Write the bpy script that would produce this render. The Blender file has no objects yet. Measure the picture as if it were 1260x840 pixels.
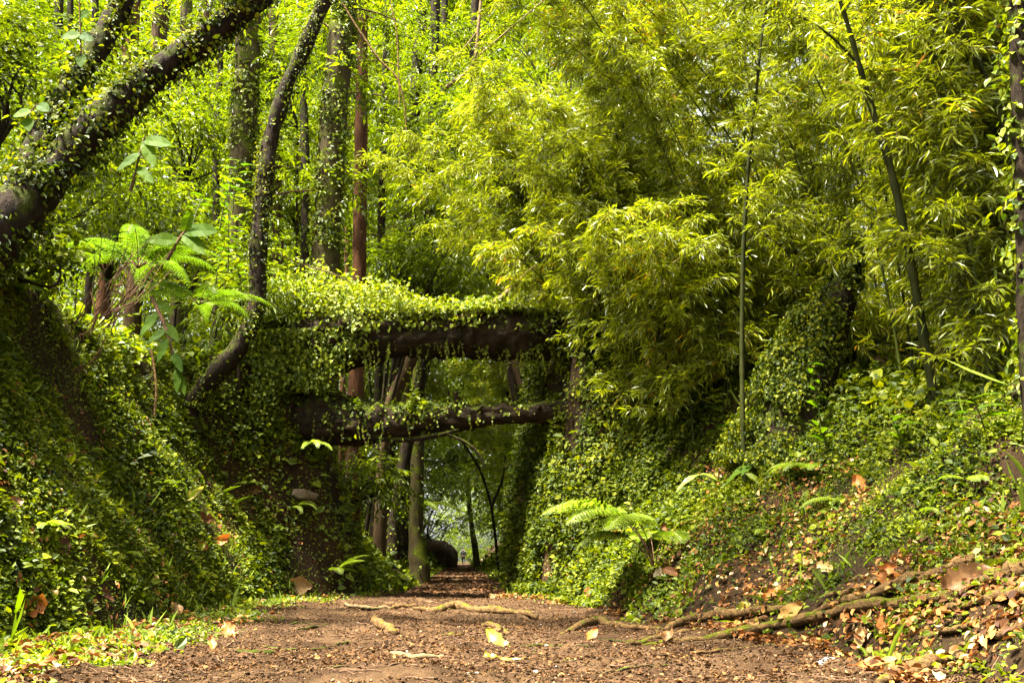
import bpy, math
import numpy as np
rng = np.random.default_rng(11)
sc = bpy.context.scene
COL = sc.collection
R = math.radians

# ------------------------------------------------------------------ camera
F_PX, CXP, CYP, HOR = 1225.0, 630.0, 420.0, 687.0
PITCH = math.atan((HOR - CYP) / F_PX)
CAM = np.array([0.0, 0.0, 0.62])
cp_, sp_ = math.cos(PITCH), math.sin(PITCH)

def ray(px, py):
    a, b = px - CXP, CYP - py
    return np.array([a, F_PX * cp_ - b * sp_, F_PX * sp_ + b * cp_])

def at(px, py, d):
    r = ray(px, py)
    return CAM + r * (d / r[1])

# ------------------------------------------------------------------ noise
def _h(ix, iy, iz, s):
    n = (ix * 374761393 + iy * 668265263 + iz * 2147483647 + s * 974634777) & 0xffffffff
    n = ((n ^ (n >> 13)) * 1274126177) & 0xffffffff
    n = n ^ (n >> 16)
    return (n & 0xffff) / 65535.0

def vnoise(P, seed=0):
    P = np.asarray(P, float)
    if P.shape[-1] == 2:
        P = np.concatenate([P, np.zeros(P.shape[:-1] + (1,))], -1)
    i = np.floor(P).astype(np.int64)
    f = P - i
    f = f * f * (3 - 2 * f)
    o = 0
    for dx in (0, 1):
        wx = f[..., 0] if dx else 1 - f[..., 0]
        for dy in (0, 1):
            wy = f[..., 1] if dy else 1 - f[..., 1]
            for dz in (0, 1):
                wz = f[..., 2] if dz else 1 - f[..., 2]
                o = o + wx * wy * wz * _h(i[..., 0] + dx, i[..., 1] + dy, i[..., 2] + dz, seed)
    return o * 2 - 1

def fbm(P, seed=0, octv=4):
    P = np.asarray(P, float)
    o, a = 0, 1.0
    for k in range(octv):
        o = o + a * vnoise(P * 2 ** k + 13.7 * k, seed + k)
        a *= 0.5
    return o

def unit(v):
    v = np.asarray(v, float)
    return v / np.maximum(np.linalg.norm(v, axis=-1, keepdims=True), 1e-9)

# ------------------------------------------------------------------ mesh building
class Geo:
    def __init__(s):
        s.V, s.F, s.n = [], [], 0
    def add(s, V, F, rnd=None, mat=0):
        V = np.asarray(V, float).reshape(-1, 3); F = np.asarray(F, np.int64)
        if rnd is None: rnd = np.zeros(len(F))
        s.V.append(V)
        s.F.append((F + s.n, np.asarray(rnd, float), np.full(len(F), mat)))
        s.n += len(V)
    def build(s, name, mats, parent=None, smooth=False, origin=None):
        V = np.concatenate(s.V)
        if origin is not None: V = V - np.asarray(origin)
        li = np.concatenate([f.ravel() for f, _, _ in s.F])
        cnt = np.concatenate([np.full(len(f), f.shape[1]) for f, _, _ in s.F])
        rnd = np.concatenate([r for _, r, _ in s.F])
        mi = np.concatenate([m for _, _, m in s.F])
        me = bpy.data.meshes.new(name)
        me.vertices.add(len(V)); me.vertices.foreach_set('co', V.astype(np.float32).ravel())
        me.loops.add(len(li)); me.loops.foreach_set('vertex_index', li.astype(np.int32))
        st = np.concatenate([[0], np.cumsum(cnt)[:-1]])
        me.polygons.add(len(cnt)); me.polygons.foreach_set('loop_start', st.astype(np.int32))
        if not isinstance(mats, (list, tuple)): mats = [mats]
        for m in mats: me.materials.append(m)
        me.polygons.foreach_set('material_index', mi.astype(np.int32))
        at_ = me.attributes.new('rnd', 'FLOAT', 'FACE'); at_.data.foreach_set('value', rnd.astype(np.float32))
        me.update(calc_edges=True); me.validate()
        me.polygons.foreach_set('use_smooth', np.full(len(cnt), bool(smooth)))
        o = bpy.data.objects.new(name, me); COL.objects.link(o)
        if parent is not None: o.parent = parent
        return o

def tag(o, label=None, cat=None, group=None, kind=None):
    if label: o['label'] = label
    if cat: o['category'] = cat
    if group: o['group'] = group
    if kind: o['kind'] = kind
    return o

def thing(name, label, cat, loc=(0, 0, 0), group=None):
    o = bpy.data.objects.new(name, None); COL.objects.link(o)
    o.location = [float(c) for c in loc]; o.empty_display_size = .2
    return tag(o, label, cat, group)

# leaf templates: (along, across, up), quads
TPL = {
    'ovate': (np.array([[0, 0, 0], [.28, .46, .07], [.68, .34, .06], [1, 0, -.12], [.68, -.34, .06], [.28, -.46, .07]]), np.array([[0, 3, 2, 1], [0, 5, 4, 3]])),
    'lance': (np.array([[0, 0, 0], [.25, .5, .03], [.62, .36, -.02], [1, 0, -.22], [.62, -.36, -.02], [.25, -.5, .03]]), np.array([[0, 3, 2, 1], [0, 5, 4, 3]])),
    'dia': (np.array([[0, 0, 0], [.42, .5, .08], [1, 0, -.1], [.42, -.5, .08]]), np.array([[0, 2, 1], [0, 3, 2]])),
    'curl': (np.array([[0, 0, 0], [.3, .5, .22], [.7, .4, .3], [1, 0, .1], [.7, -.45, .16], [.3, -.5, .2]]), np.array([[0, 3, 2, 1], [0, 5, 4, 3]])),
}

def leaves(g, pos, axis, nrm, L, W, kind='ovate', rnd=None, mat=0):
    pos = np.asarray(pos, float); N = len(pos)
    if N == 0: return
    a = unit(axis)
    s = np.cross(nrm, a); s = unit(s + 1e-6)
    n = np.cross(a, s)
    T, Fq = TPL[kind]
    L = np.broadcast_to(L, (N,)); W = np.broadcast_to(W, (N,))
    V = (pos[:, None] + a[:, None] * (T[None, :, 0:1] * L[:, None, None])
         + s[:, None] * (T[None, :, 1:2] * W[:, None, None]) + n[:, None] * (T[None, :, 2:3] * L[:, None, None]))
    F = Fq[None] + (np.arange(N) * len(T))[:, None, None]
    if rnd is None: rnd = rng.random(N)
    g.add(V.reshape(-1, 3), F.reshape(-1, Fq.shape[1]), np.repeat(rnd, len(Fq)), mat)

def rdir(n, up=0.0):
    v = rng.normal(size=(n, 3)); v[:, 2] += up
    return unit(v)

def spline(P, n):
    """Catmull-Rom resample of points (k,m) to n points."""
    P = np.asarray(P, float)
    Q = np.vstack([2 * P[0] - P[1], P, 2 * P[-1] - P[-2]])
    k = len(P) - 1
    t = np.linspace(0, k, n); i = np.minimum(t.astype(int), k - 1); f = (t - i)[:, None]
    p0, p1, p2, p3 = Q[i], Q[i + 1], Q[i + 2], Q[i + 3]
    return .5 * (2 * p1 + (p2 - p0) * f + (2 * p0 - 5 * p1 + 4 * p2 - p3) * f ** 2 + (3 * p1 - p0 - 3 * p2 + p3) * f ** 3)

def frames(P):
    T = unit(np.gradient(P, axis=0))
    ref = np.array([0, 0, 1.0]) if abs(T[0][2]) < .85 else np.array([0, 1.0, 0])
    N = np.zeros_like(P); n = np.cross(ref, T[0]); n = n / np.linalg.norm(n)
    for i in range(len(P)):
        n = n - T[i] * np.dot(n, T[i]); n = n / max(np.linalg.norm(n), 1e-9); N[i] = n
    return T, N, np.cross(T, N)

def tube(g, P, r, seg=8, rough=0.0, fr=3.0, seed=0, fine=0.0, caps=True, rnd=0.0, mat=0):
    P = np.asarray(P, float); m = len(P)
    r = np.broadcast_to(np.asarray(r, float), (m,))
    T, N, B = frames(P)
    th = np.linspace(0, 2 * np.pi, seg, endpoint=False)
    d = N[:, None] * np.cos(th)[None, :, None] + B[:, None] * np.sin(th)[None, :, None]
    rr = r[:, None] * np.ones(seg)[None]
    if rough:
        q = (P[:, None] + d * r[:, None, None]) * fr / max(r.mean(), 1e-3) * .25
        rr = rr * (1 + rough * fbm(q, seed, 3) + fine * np.abs(fbm(q * 4.5, seed + 9, 3)))
    V = (P[:, None] + d * rr[..., None]).reshape(-1, 3)
    i = np.arange(m - 1)[:, None] * seg; j = np.arange(seg)[None]; j2 = (j + 1) % seg
    F = np.stack([i + j, i + j2, i + seg + j2, i + seg + j], -1).reshape(-1, 4)
    g.add(V, F, np.full(len(F), rnd), mat)
    if caps:
        for e, flip in ((0, True), (m - 1, False)):
            ring = V[e * seg:(e + 1) * seg]
            c = ring.mean(0) + T[e] * (r[e] * .25 * (-1 if flip else 1))
            VV = np.vstack([ring, c]); FF = np.stack([np.arange(seg), (np.arange(seg) + 1) % seg, np.full(seg, seg)], -1)
            if flip: FF = FF[:, ::-1]
            g.add(VV, FF, np.full(seg, rnd), mat)
    return T, N, B

def px_line(pts, n):
    """pts (px,py,depth,width_px) -> world points and radii along a spline."""
    W = np.array([np.append(at(a, b, d), w * .5 * d / F_PX) for a, b, d, w in pts])
    S = spline(W, n)
    return S[:, :3], np.maximum(S[:, 3], .002)

# ------------------------------------------------------------------ materials
def nt(name):
    m = bpy.data.materials.new(name); m.use_nodes = True
    t = m.node_tree; t.nodes.clear()
    out = t.nodes.new('ShaderNodeOutputMaterial')
    return m, t, out

def ramp(t, stops, src=None, interp='LINEAR'):
    r = t.nodes.new('ShaderNodeValToRGB'); r.color_ramp.interpolation = interp
    e = r.color_ramp.elements
    while len(e) < len(stops): e.new(.5)
    for k, (p, c) in enumerate(stops):
        e[k].position = p; e[k].color = (c[0], c[1], c[2], 1)
    if src is not None: t.links.new(src, r.inputs[0])
    return r

def noise_node(t, scale, det=4, rough=.6, vec=None):
    n = t.nodes.new('ShaderNodeTexNoise'); n.inputs['Scale'].default_value = scale
    n.inputs['Detail'].default_value = det; n.inputs['Roughness'].default_value = rough
    if vec is not None: t.links.new(vec, n.inputs['Vector'])
    return n

def leaf_mat(name, stops, trans=.42, glow=(1.4, 1.4, .35), rough=.42, patch=.6, spec=.4, wn=.35):
    m, t, out = nt(name); N, Lk = t.nodes, t.links
    a = N.new('ShaderNodeAttribute'); a.attribute_name = 'rnd'
    g = N.new('ShaderNodeNewGeometry')
    nz = noise_node(t, patch, 2, .5, g.outputs['Position'])
    md = N.new('ShaderNodeMath'); md.operation = 'MULTIPLY_ADD'; md.inputs[1].default_value = wn * 2; md.inputs[2].default_value = -wn
    Lk.new(nz.outputs['Fac'], md.inputs[0])
    ad = N.new('ShaderNodeMath'); ad.operation = 'ADD'; ad.use_clamp = True
    Lk.new(a.outputs['Fac'], ad.inputs[0]); Lk.new(md.outputs[0], ad.inputs[1])
    cr = ramp(t, stops, ad.outputs[0])
    p = N.new('ShaderNodeBsdfPrincipled'); p.inputs['Roughness'].default_value = rough
    p.inputs['Specular IOR Level'].default_value = spec
    Lk.new(cr.outputs[0], p.inputs['Base Color'])
    tr = N.new('ShaderNodeBsdfTranslucent')
    mu = N.new('ShaderNodeMix'); mu.data_type = 'RGBA'; mu.blend_type = 'MULTIPLY'; mu.inputs[0].default_value = 1
    Lk.new(cr.outputs[0], mu.inputs[6]); mu.inputs[7].default_value = (*glow, 1)
    Lk.new(mu.outputs[2], tr.inputs['Color'])
    mx = N.new('ShaderNodeMixShader'); mx.inputs[0].default_value = trans
    Lk.new(p.outputs[0], mx.inputs[1]); Lk.new(tr.outputs[0], mx.inputs[2]); Lk.new(mx.outputs[0], out.inputs[0])
    return m

def bark_mat(name, c0, c1, moss=None, scale=9.0, bump=.5, rough=.85, moss_amt=.5, stretch=(1, 1, .25)):
    m, t, out = nt(name); N, Lk = t.nodes, t.links
    g = N.new('ShaderNodeNewGeometry')
    mp = N.new('ShaderNodeMapping'); mp.inputs['Scale'].default_value = stretch; Lk.new(g.outputs['Position'], mp.inputs['Vector'])
    n1 = noise_node(t, scale, 6, .68, mp.outputs[0]); n2 = noise_node(t, scale * .35, 3, .5, g.outputs['Position'])
    cr = ramp(t, [(.3, c0), (.68, c1)], n1.outputs['Fac'])
    col = cr.outputs[0]
    if moss:
        sx = N.new('ShaderNodeSeparateXYZ'); Lk.new(g.outputs['Normal'], sx.inputs[0])
        ma = N.new('ShaderNodeMath'); ma.operation = 'MULTIPLY_ADD'; ma.inputs[1].default_value = .30; ma.inputs[2].default_value = moss_amt - .5
        Lk.new(sx.outputs['Z'], ma.inputs[0])
        mb = N.new('ShaderNodeMath'); mb.operation = 'ADD'; Lk.new(ma.outputs[0], mb.inputs[0]); Lk.new(n2.outputs['Fac'], mb.inputs[1])
        rr = ramp(t, [(.48, (0, 0, 0)), (.62, (1, 1, 1))], mb.outputs[0])
        n3 = noise_node(t, 40, 4, .7, g.outputs['Position'])
        mc = ramp(t, [(.3, tuple(c * .35 for c in moss)), (.7, moss)], n3.outputs['Fac'])
        mx = N.new('ShaderNodeMix'); mx.data_type = 'RGBA'; Lk.new(rr.outputs[0], mx.inputs[0]); Lk.new(col, mx.inputs[6]); Lk.new(mc.outputs[0], mx.inputs[7])
        col = mx.outputs[2]
    p = N.new('ShaderNodeBsdfPrincipled'); p.inputs['Roughness'].default_value = rough; p.inputs['Specular IOR Level'].default_value = .07
    Lk.new(col, p.inputs['Base Color'])
    b = N.new('ShaderNodeBump'); b.inputs['Strength'].default_value = bump; b.inputs['Distance'].default_value = .05
    Lk.new(n1.outputs['Fac'], b.inputs['Height']); Lk.new(b.outputs[0], p.inputs['Normal'])
    Lk.new(p.outputs[0], out.inputs[0])
    return m

def soil_mat(name, stops, scale=6.0, bump=.6, fine=60.0, speck=None, rough=.9, spec=.25, w1=.4):
    m, t, out = nt(name); N, Lk = t.nodes, t.links
    g = N.new('ShaderNodeNewGeometry')
    n1 = noise_node(t, scale * .18, 4, .6, g.outputs['Position']); n2 = noise_node(t, fine, 5, .75, g.outputs['Position'])
    ad = N.new('ShaderNodeMath'); ad.operation = 'MULTIPLY_ADD'; ad.inputs[1].default_value = 1 - w1
    Lk.new(n2.outputs['Fac'], ad.inputs[0])
    m2 = N.new('ShaderNodeMath'); m2.operation = 'MULTIPLY'; m2.inputs[1].default_value = w1; Lk.new(n1.outputs['Fac'], m2.inputs[0])
    Lk.new(m2.outputs[0], ad.inputs[2])
    cr = ramp(t, stops, ad.outputs[0]); col = cr.outputs[0]
    if speck:
        v = N.new('ShaderNodeTexVoronoi'); v.inputs['Scale'].default_value = 45; Lk.new(g.outputs['Position'], v.inputs['Vector'])
        n4 = noise_node(t, 9, 2, .5, g.outputs['Position'])
        mm = N.new('ShaderNodeMath'); mm.operation = 'ADD'; Lk.new(v.outputs['Distance'], mm.inputs[0]); Lk.new(n4.outputs['Fac'], mm.inputs[1])
        r2 = ramp(t, [(.50, (1, 1, 1)), (.60, (0, 0, 0))], mm.outputs[0])
        mx = N.new('ShaderNodeMix'); mx.data_type = 'RGBA'; Lk.new(r2.outputs[0], mx.inputs[0]); Lk.new(col, mx.inputs[6]); mx.inputs[7].default_value = (*speck, 1)
        col = mx.outputs[2]
    p = N.new('ShaderNodeBsdfPrincipled'); p.inputs['Roughness'].default_value = rough; p.inputs['Specular IOR Level'].default_value = spec
    Lk.new(col, p.inputs['Base Color'])
    b = N.new('ShaderNodeBump'); b.inputs['Strength'].default_value = bump; b.inputs['Distance'].default_value = .02
    Lk.new(n2.outputs['Fac'], b.inputs['Height']); Lk.new(b.outputs[0], p.inputs['Normal'])
    Lk.new(p.outputs[0], out.inputs[0])
    return m

M = {}
G_ = lambda *s: [(p, c) for p, c in s]
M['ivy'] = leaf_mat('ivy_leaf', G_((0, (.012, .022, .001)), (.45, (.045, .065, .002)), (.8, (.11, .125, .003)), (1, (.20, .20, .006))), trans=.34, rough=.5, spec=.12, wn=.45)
M['ivy_lit'] = leaf_mat('lit_creeper_leaf', G_((0, (.034, .062, .003)), (.5, (.11, .148, .004)), (1, (.25, .27, .008))), trans=.42, rough=.5, spec=.3)  # lit copy of the ivy leaf: brightness of light put into its colour
M['cover'] = leaf_mat('ground_cover_leaf', G_((0, (.012, .024, .001)), (.4, (.056, .078, .002)), (.75, (.142, .165, .004)), (.93, (.20, .22, .008)), (1, (.24, .12, .010))), trans=.34, rough=.5, spec=.13, patch=1.1, wn=.45)
M['bamboo'] = leaf_mat('bamboo_leaf', G_((0, (.04, .052, .002)), (.3, (.134, .165, .004)), (.8, (.28, .31, .007)), (.95, (.38, .37, .012)), (1, (.44, .22, .015))), trans=.5, rough=.34, spec=.6, patch=.5)
M['broad'] = leaf_mat('broad_leaf', G_((0, (.025, .042, .002)), (.5, (.068, .098, .003)), (1, (.22, .26, .006))), trans=.55, rough=.42, patch=.35)
M['far'] = leaf_mat('far_leaf', G_((0, (.02, .034, .002)), (.45, (.06, .092, .003)), (1, (.19, .24, .006))), trans=.45, rough=.5, spec=.3, patch=.22, wn=.6)
M['conifer'] = leaf_mat('conifer_leaf', G_((0, (.018, .038, .004)), (.5, (.055, .09, .005)), (1, (.14, .17, .008))), trans=.38, rough=.5, patch=.4)
M['scrap'] = leaf_mat('leaf_scrap', G_((0, (.03, .014, .006)), (.4, (.065, .033, .014)), (.8, (.115, .055, .021)), (1, (.24, .12, .04))), trans=.1, glow=(1.2, 1, .7), rough=.75, patch=3, spec=.08)
M['fern_shade'] = leaf_mat('shaded_fern_leaf', G_((0, (.06, .12, .006)), (1, (.14, .22, .02))), trans=.5, rough=.5, patch=2)  # darker copy of the fern leaf, shade put into its colour
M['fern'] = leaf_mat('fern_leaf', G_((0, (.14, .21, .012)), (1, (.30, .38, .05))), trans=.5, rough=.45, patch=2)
M['big'] = leaf_mat('large_soft_leaf', G_((0, (.032, .075, .003)), (1, (.09, .15, .005))), trans=.55, rough=.6, spec=.08, patch=2)
M['dead'] = leaf_mat('dead_leaf', G_((0, (.035, .014, .005)), (.35, (.10, .04, .011)), (.7, (.22, .08, .016)), (.92, (.33, .19, .05)), (1, (.38, .30, .16))), trans=.15, glow=(1.2, 1, .7), rough=.65, patch=3, spec=.15)
M['tanleaf'] = leaf_mat('pale_dry_leaf', G_((0, (.10, .045, .012)), (.55, (.22, .11, .03)), (1, (.36, .21, .07))), trans=.25, glow=(1.2, 1, .6), rough=.6, patch=26, wn=.7)
M['orangeleaf'] = leaf_mat('orange_dry_leaf', G_((0, (.26, .07, .010)), (1, (.38, .13, .018))), trans=.25, glow=(1.2, 1, .6), rough=.6, patch=26, wn=.7)
M['yellowleaf'] = leaf_mat('yellow_leaf', G_((0, (.20, .15, .015)), (.5, (.33, .28, .03)), (1, (.42, .36, .07))), trans=.3, glow=(1.1, 1.1, .6), rough=.4, patch=14)
M['bark_dark'] = bark_mat('dark_mossy_bark', (.007, .005, .003), (.032, .021, .012), moss=(.05, .06, .005), moss_amt=.44, bump=1.0, scale=20)
M['bark_log'] = bark_mat('rotting_log_bark', (.005, .004, .0025), (.036, .023, .011), moss=(.06, .075, .006), moss_amt=.34, bump=.9, scale=11, stretch=(.35, 1, 1))
M['bark_red'] = bark_mat('red_brown_bark', (.022, .010, .005), (.115, .050, .021), bump=.8, scale=18, stretch=(1, 1, .12))
M['bark_brown'] = bark_mat('brown_bark', (.022, .014, .007), (.085, .052, .023), moss=(.06, .08, .006), moss_amt=.36, bump=.5, scale=12, stretch=(1, 1, .15))
M['bark_moss'] = bark_mat('green_mossy_bark', (.018, .014, .006), (.06, .046, .017), moss=(.08, .095, .006), moss_amt=.5, bump=.6, scale=9, stretch=(1, 1, .3))
M['bark_pale'] = bark_mat('pale_bare_wood', (.06, .040, .018), (.20, .135, .066), bump=.4, scale=20, stretch=(1, 1, .6))
M['root'] = bark_mat('root_bark', (.03, .016, .006), (.19, .110, .040), moss=(.10, .115, .006), moss_amt=.22, bump=1.0, scale=24, stretch=(.5, 1, 1))
M['root_moss'] = bark_mat('mossy_root_bark', (.03, .016, .006), (.17, .10, .036), moss=(.10, .11, .006), moss_amt=.34, bump=1.0, scale=24, stretch=(.5, 1, 1))
M['twig'] = bark_mat('twig_bark', (.035, .02, .012), (.15, .085, .045), bump=.3, scale=25)
M['culm'] = bark_mat('bamboo_culm', (.020, .030, .004), (.06, .070, .010), bump=.15, scale=8, rough=.5)
M['culm_dark'] = bark_mat('dark_bamboo_culm', (.010, .014, .003), (.034, .036, .007), bump=.2, scale=8, rough=.55)
M['bank'] = soil_mat('bank_soil', [(.33, (.006, .004, .002)), (.5, (.026, .015, .006)), (.6, (.055, .030, .012)), (.7, (.085, .050, .020))], bump=1.2, fine=60, spec=.08)
M['path'] = soil_mat('path_soil', [(.33, (.018, .010, .004)), (.45, (.034, .0185, .0085)), (.56, (.078, .045, .021)), (.70, (.155, .098, .050))], bump=1.0, fine=90, scale=11, w1=.52, spec=.06, speck=(.10, .05, .025))
M['clod'] = leaf_mat('soil_crumb', G_((0, (.012, .007, .003)), (.5, (.038, .020, .008)), (.93, (.085, .047, .018)), (1, (.20, .13, .07))), trans=0.0, rough=.9, spec=.04, patch=3)
M['stone'] = soil_mat('weathered_stone', [(.35, (.06, .055, .05)), (.55, (.17, .155, .135)), (.7, (.33, .31, .29))], bump=.6, fine=30, rough=.55, spec=.5)
M['mudstone'] = soil_mat('muddy_stone', [(.35, (.03, .022, .012)), (.55, (.10, .072, .038)), (.7, (.19, .15, .08))], bump=.6, fine=30, rough=.8, spec=.1)
M['earth'] = soil_mat('dark_earth', [(.35, (.010, .007, .004)), (.6, (.05, .032, .016))], bump=1, fine=20)
def plain(name, c, rough=.7):
    m, t, out = nt(name); p = t.nodes.new('ShaderNodeBsdfPrincipled')
    n = noise_node(t, 30, 3); cr = ramp(t, [(.3, tuple(x * .8 for x in c)), (.7, c)], n.outputs['Fac'])
    t.links.new(cr.outputs[0], p.inputs['Base Color']); p.inputs['Roughness'].default_value = rough
    t.links.new(p.outputs[0], out.inputs[0]); return m
# ================================================================== TERRAIN
def cx(y): return -0.05 * np.asarray(y, float)
_I = lambda y, a: np.interp(y, [p[0] for p in a], [p[1] for p in a])
def lfoot(y): return _I(y, [(0, 2.9), (6, 2.75), (12, 2.65), (15.2, 2.5), (16.2, 1.95), (18, 1.7), (22, 1.2), (26, 1.05), (40, 1.4), (90, 2.2), (220, 2.6)])
def lhgt(y): return _I(y, [(0, 3.1), (9, 3.35), (12, 3.3), (15, 3.4), (16.2, 3.9), (18.5, 2.6), (24, 2.0), (40, 2.2), (60, 3.0), (220, 3.0)])
def lrun(y): return _I(y, [(0, 1.6), (9, 1.75), (12, 1.8), (15.1, 1.9), (16.2, .95), (17.5, .9), (20, 1.8), (26, 2.4), (40, 2.0), (60, 1.6), (220, 2.0)])
def rfoot(y): return _I(y, [(0, 2.3), (6, 2.5), (9, 2.3), (12, 1.9), (14.3, 1.45), (15.3, .95), (17, .9), (19, 1.3), (22, 1.5), (40, 2.1), (90, 2.4), (220, 2.6)])
def rhgt(y): return _I(y, [(0, 2.1), (9, 2.15), (12, 2.5), (14, 3.0), (15.3, 4.1), (18, 3.7), (24, 2.8), (60, 2.4), (220, 2.6)])
def rrun(y): return _I(y, [(0, 3.0), (9, 2.5), (12.5, 2.0), (14.2, 1.3), (15.3, .5), (17.3, .5), (24, 1.8), (60, 2), (220, 2)])

def tz(x, y, detail=True):
    x = np.asarray(x, float); y = np.asarray(y, float)
    u = x - cx(y)
    P = np.stack([x, y, 0 * x], -1)
    w = .28 * fbm(P * .45, 3, 3)
    tl = (-u - lfoot(y) - w) / lrun(y); tr = (u - rfoot(y) - w * 1.2) / rrun(y)
    def side(t, h, run):
        c = np.clip(t, 0, 1); s = c ** .9 * (1 - .12 * np.sin(c * np.pi)) * h
        return s + np.maximum(t - 1, 0) * run * np.where(t > 6, .05, .10)
    z = side(tl, lhgt(y), lrun(y)) + side(tr, rhgt(y), rrun(y))
    on = np.clip(np.maximum(tl, tr) * 2.5 + .5, 0, 1)
    z = z + on * (.13 * fbm(P * 1.3, 9, 3) + .0)
    z = z + (1 - on) * (.022 * fbm(P * 1.7, 21, 3) + .05 * (u / 2.2) ** 2)
    if detail:
        z = z + on * .045 * fbm(P * 5.5, 31, 3)
    return z

def gp(px, py, lift=0.0, y0=3.2):
    """first point where the view ray through a pixel meets the terrain."""
    r = ray(px, py); d = np.concatenate([np.arange(y0, 30, .02), np.arange(30, 200, .2)])
    P = CAM[None] + r[None] * (d / r[1])[:, None]
    hit = np.nonzero(P[:, 2] <= tz(P[:, 0], P[:, 1]))[0]
    p = P[hit[0]] if len(hit) else P[600]
    p = p.copy(); p[2] = tz(p[0], p[1]) + lift
    return p

def grid_obj(name, us, ys, fn, mat):
    U, Y = np.meshgrid(us, ys); X = U + cx(Y)
    Z = fn(X, Y, U)
    V = np.stack([X, Y, Z], -1).reshape(-1, 3)
    nu, ny = len(us), len(ys)
    i = np.arange(ny - 1)[:, None] * nu; j = np.arange(nu - 1)[None]
    F = np.stack([i + j, i + j + 1, i + nu + j + 1, i + nu + j], -1).reshape(-1, 4)
    g = Geo(); g.add(V, F); return g.build(name, mat, smooth=True)

us = np.concatenate([-np.geomspace(70, 6.5, 30), np.arange(-6.4, 6.41, .065), np.geomspace(6.5, 70, 30)])
ys = np.concatenate([np.arange(-6, 2, .4), np.arange(2, 24, .075), np.geomspace(24, 240, 150)])
terrain = grid_obj('ground', us, ys, lambda X, Y, U: tz(X, Y), M['bank'])
tag(terrain, 'earth floor and banks of the sunken forest lane', 'ground', kind='structure')

def pw(y, s):  # ragged half width of the trodden soil
    y = np.asarray(y, float)
    w = _I(y, [(0, 1.8), (6, 2.05), (10, 2.2), (14, 2.0), (17, 1.5), (30, 1.55), (220, 1.9)]) if s < 0 else _I(y, [(0, 2.5), (7, 2.3), (9, 2.0), (13, 1.45), (15.5, 1.0), (17, .95), (24, 1.3), (220, 1.9)])
    return w + .16 * fbm(np.stack([y * .9, 0 * y + s * 5], -1), 44, 4)

def path_z(X, Y, U):
    P = np.stack([X, Y, 0 * X], -1)
    fade = np.clip(30 / np.maximum(Y, 1), 0, 1)
    return tz(X, Y) + .006 + fade * (.018 * fbm(P * 4, 50, 3) + .014 * np.abs(fbm(P * 13, 51, 3)) + .008 * fbm(P * 40, 52, 2)) + .008
ys2 = np.exp(np.arange(math.log(2.6), math.log(200), .0046))
tt = np.linspace(-1, 1, 190)
Y2, T2 = np.meshgrid(ys2, tt, indexing='ij')
U2 = np.where(T2 < 0, T2 * pw(Y2, -1), T2 * pw(Y2, 1))
X2 = U2 + cx(Y2)
Z2 = path_z(X2, Y2, U2)
edge = np.clip((np.abs(T2) - .93) / .07, 0, 1)
Z2 = Z2 - edge * .05
V2 = np.stack([X2, Y2, Z2], -1).reshape(-1, 3)
ny, nu = Y2.shape
i = np.arange(ny - 1)[:, None] * nu; j = np.arange(nu - 1)[None]
g = Geo(); g.add(V2, np.stack([i + j, i + j + 1, i + nu + j + 1, i + nu + j], -1).reshape(-1, 4))
tag(g.build('path', M['path'], smooth=True), 'reddish brown trodden soil path down the middle of the lane', 'path', kind='structure')

def tn(x, y, e=.03):
    dx = (tz(x + e, y) - tz(x - e, y)) / (2 * e); dy = (tz(x, y + e) - tz(x, y - e)) / (2 * e)
    return unit(np.stack([-dx, -dy, np.ones_like(dx)], -1))

# ================================================================== GROUND COVER (stuff)
def cover_sample(n, y0, y1, u_fn, power=1.3):
    a = 1 - power if abs(power - 1) > 1e-3 else .001; q = rng.random(n)
    y = (y0 ** a + q * (y1 ** a - y0 ** a)) ** (1 / a)
    u = u_fn(y, rng.random(n)); return u + cx(y), y, u

def cover(name, label, cat, n, y0, y1, u_fn, size, mat, kind='ovate', lift=.05, thr=-.25, fr=1.6, seed=60, power=1.3, down=.7, asp=.8, jit=.42, grow=.03, edge=None, void=False):
    g = Geo()
    x, y, u = cover_sample(n, y0, y1, u_fn, power)
    m = fbm(np.stack([x, y, tz(x, y, False)], -1) * fr, seed, 3) > thr + rng.normal(size=n) * .12
    if edge is not None: m &= rng.random(n) < np.where(y < 11, np.clip((u - rfoot(y) - .15 + .5 * vnoise(np.stack([x, y], -1) * 1.7, 4)) / edge, .05, 1), 1)
    if void: m &= ~((u < 0) & (y > 15.5) & (y < 17.6) & (tz(x, y, False) < 2.3 + .4 * vnoise(np.stack([x * 3, y * 3], -1), 2)) & (rng.random(n) < .82))
    x, y, u = x[m], y[m], u[m]; N = len(x)
    nn = tn(x, y); z = tz(x, y)
    P = np.stack([x, y, z], -1) + nn * (rng.random(N) ** 1.5 * lift)[:, None]
    dwn = np.stack([nn[:, 0], nn[:, 1], 0 * z - .55], -1)
    ax = unit(rng.normal(size=(N, 3)) * .8 + dwn * down + nn * .25)
    no = unit(nn * .8 + np.array([0, -.1, .7]) + rng.normal(size=(N, 3)) * jit)
    L = size * (1 + grow * np.maximum(y - 8, 0)) * np.exp(rng.normal(size=N) * .38)
    leaves(g, P, ax, no, L, L * asp, kind, .06 + .78 * rng.random(N) ** 1.1)
    return tag(g.build(name, mat), label, cat, kind='stuff')

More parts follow.
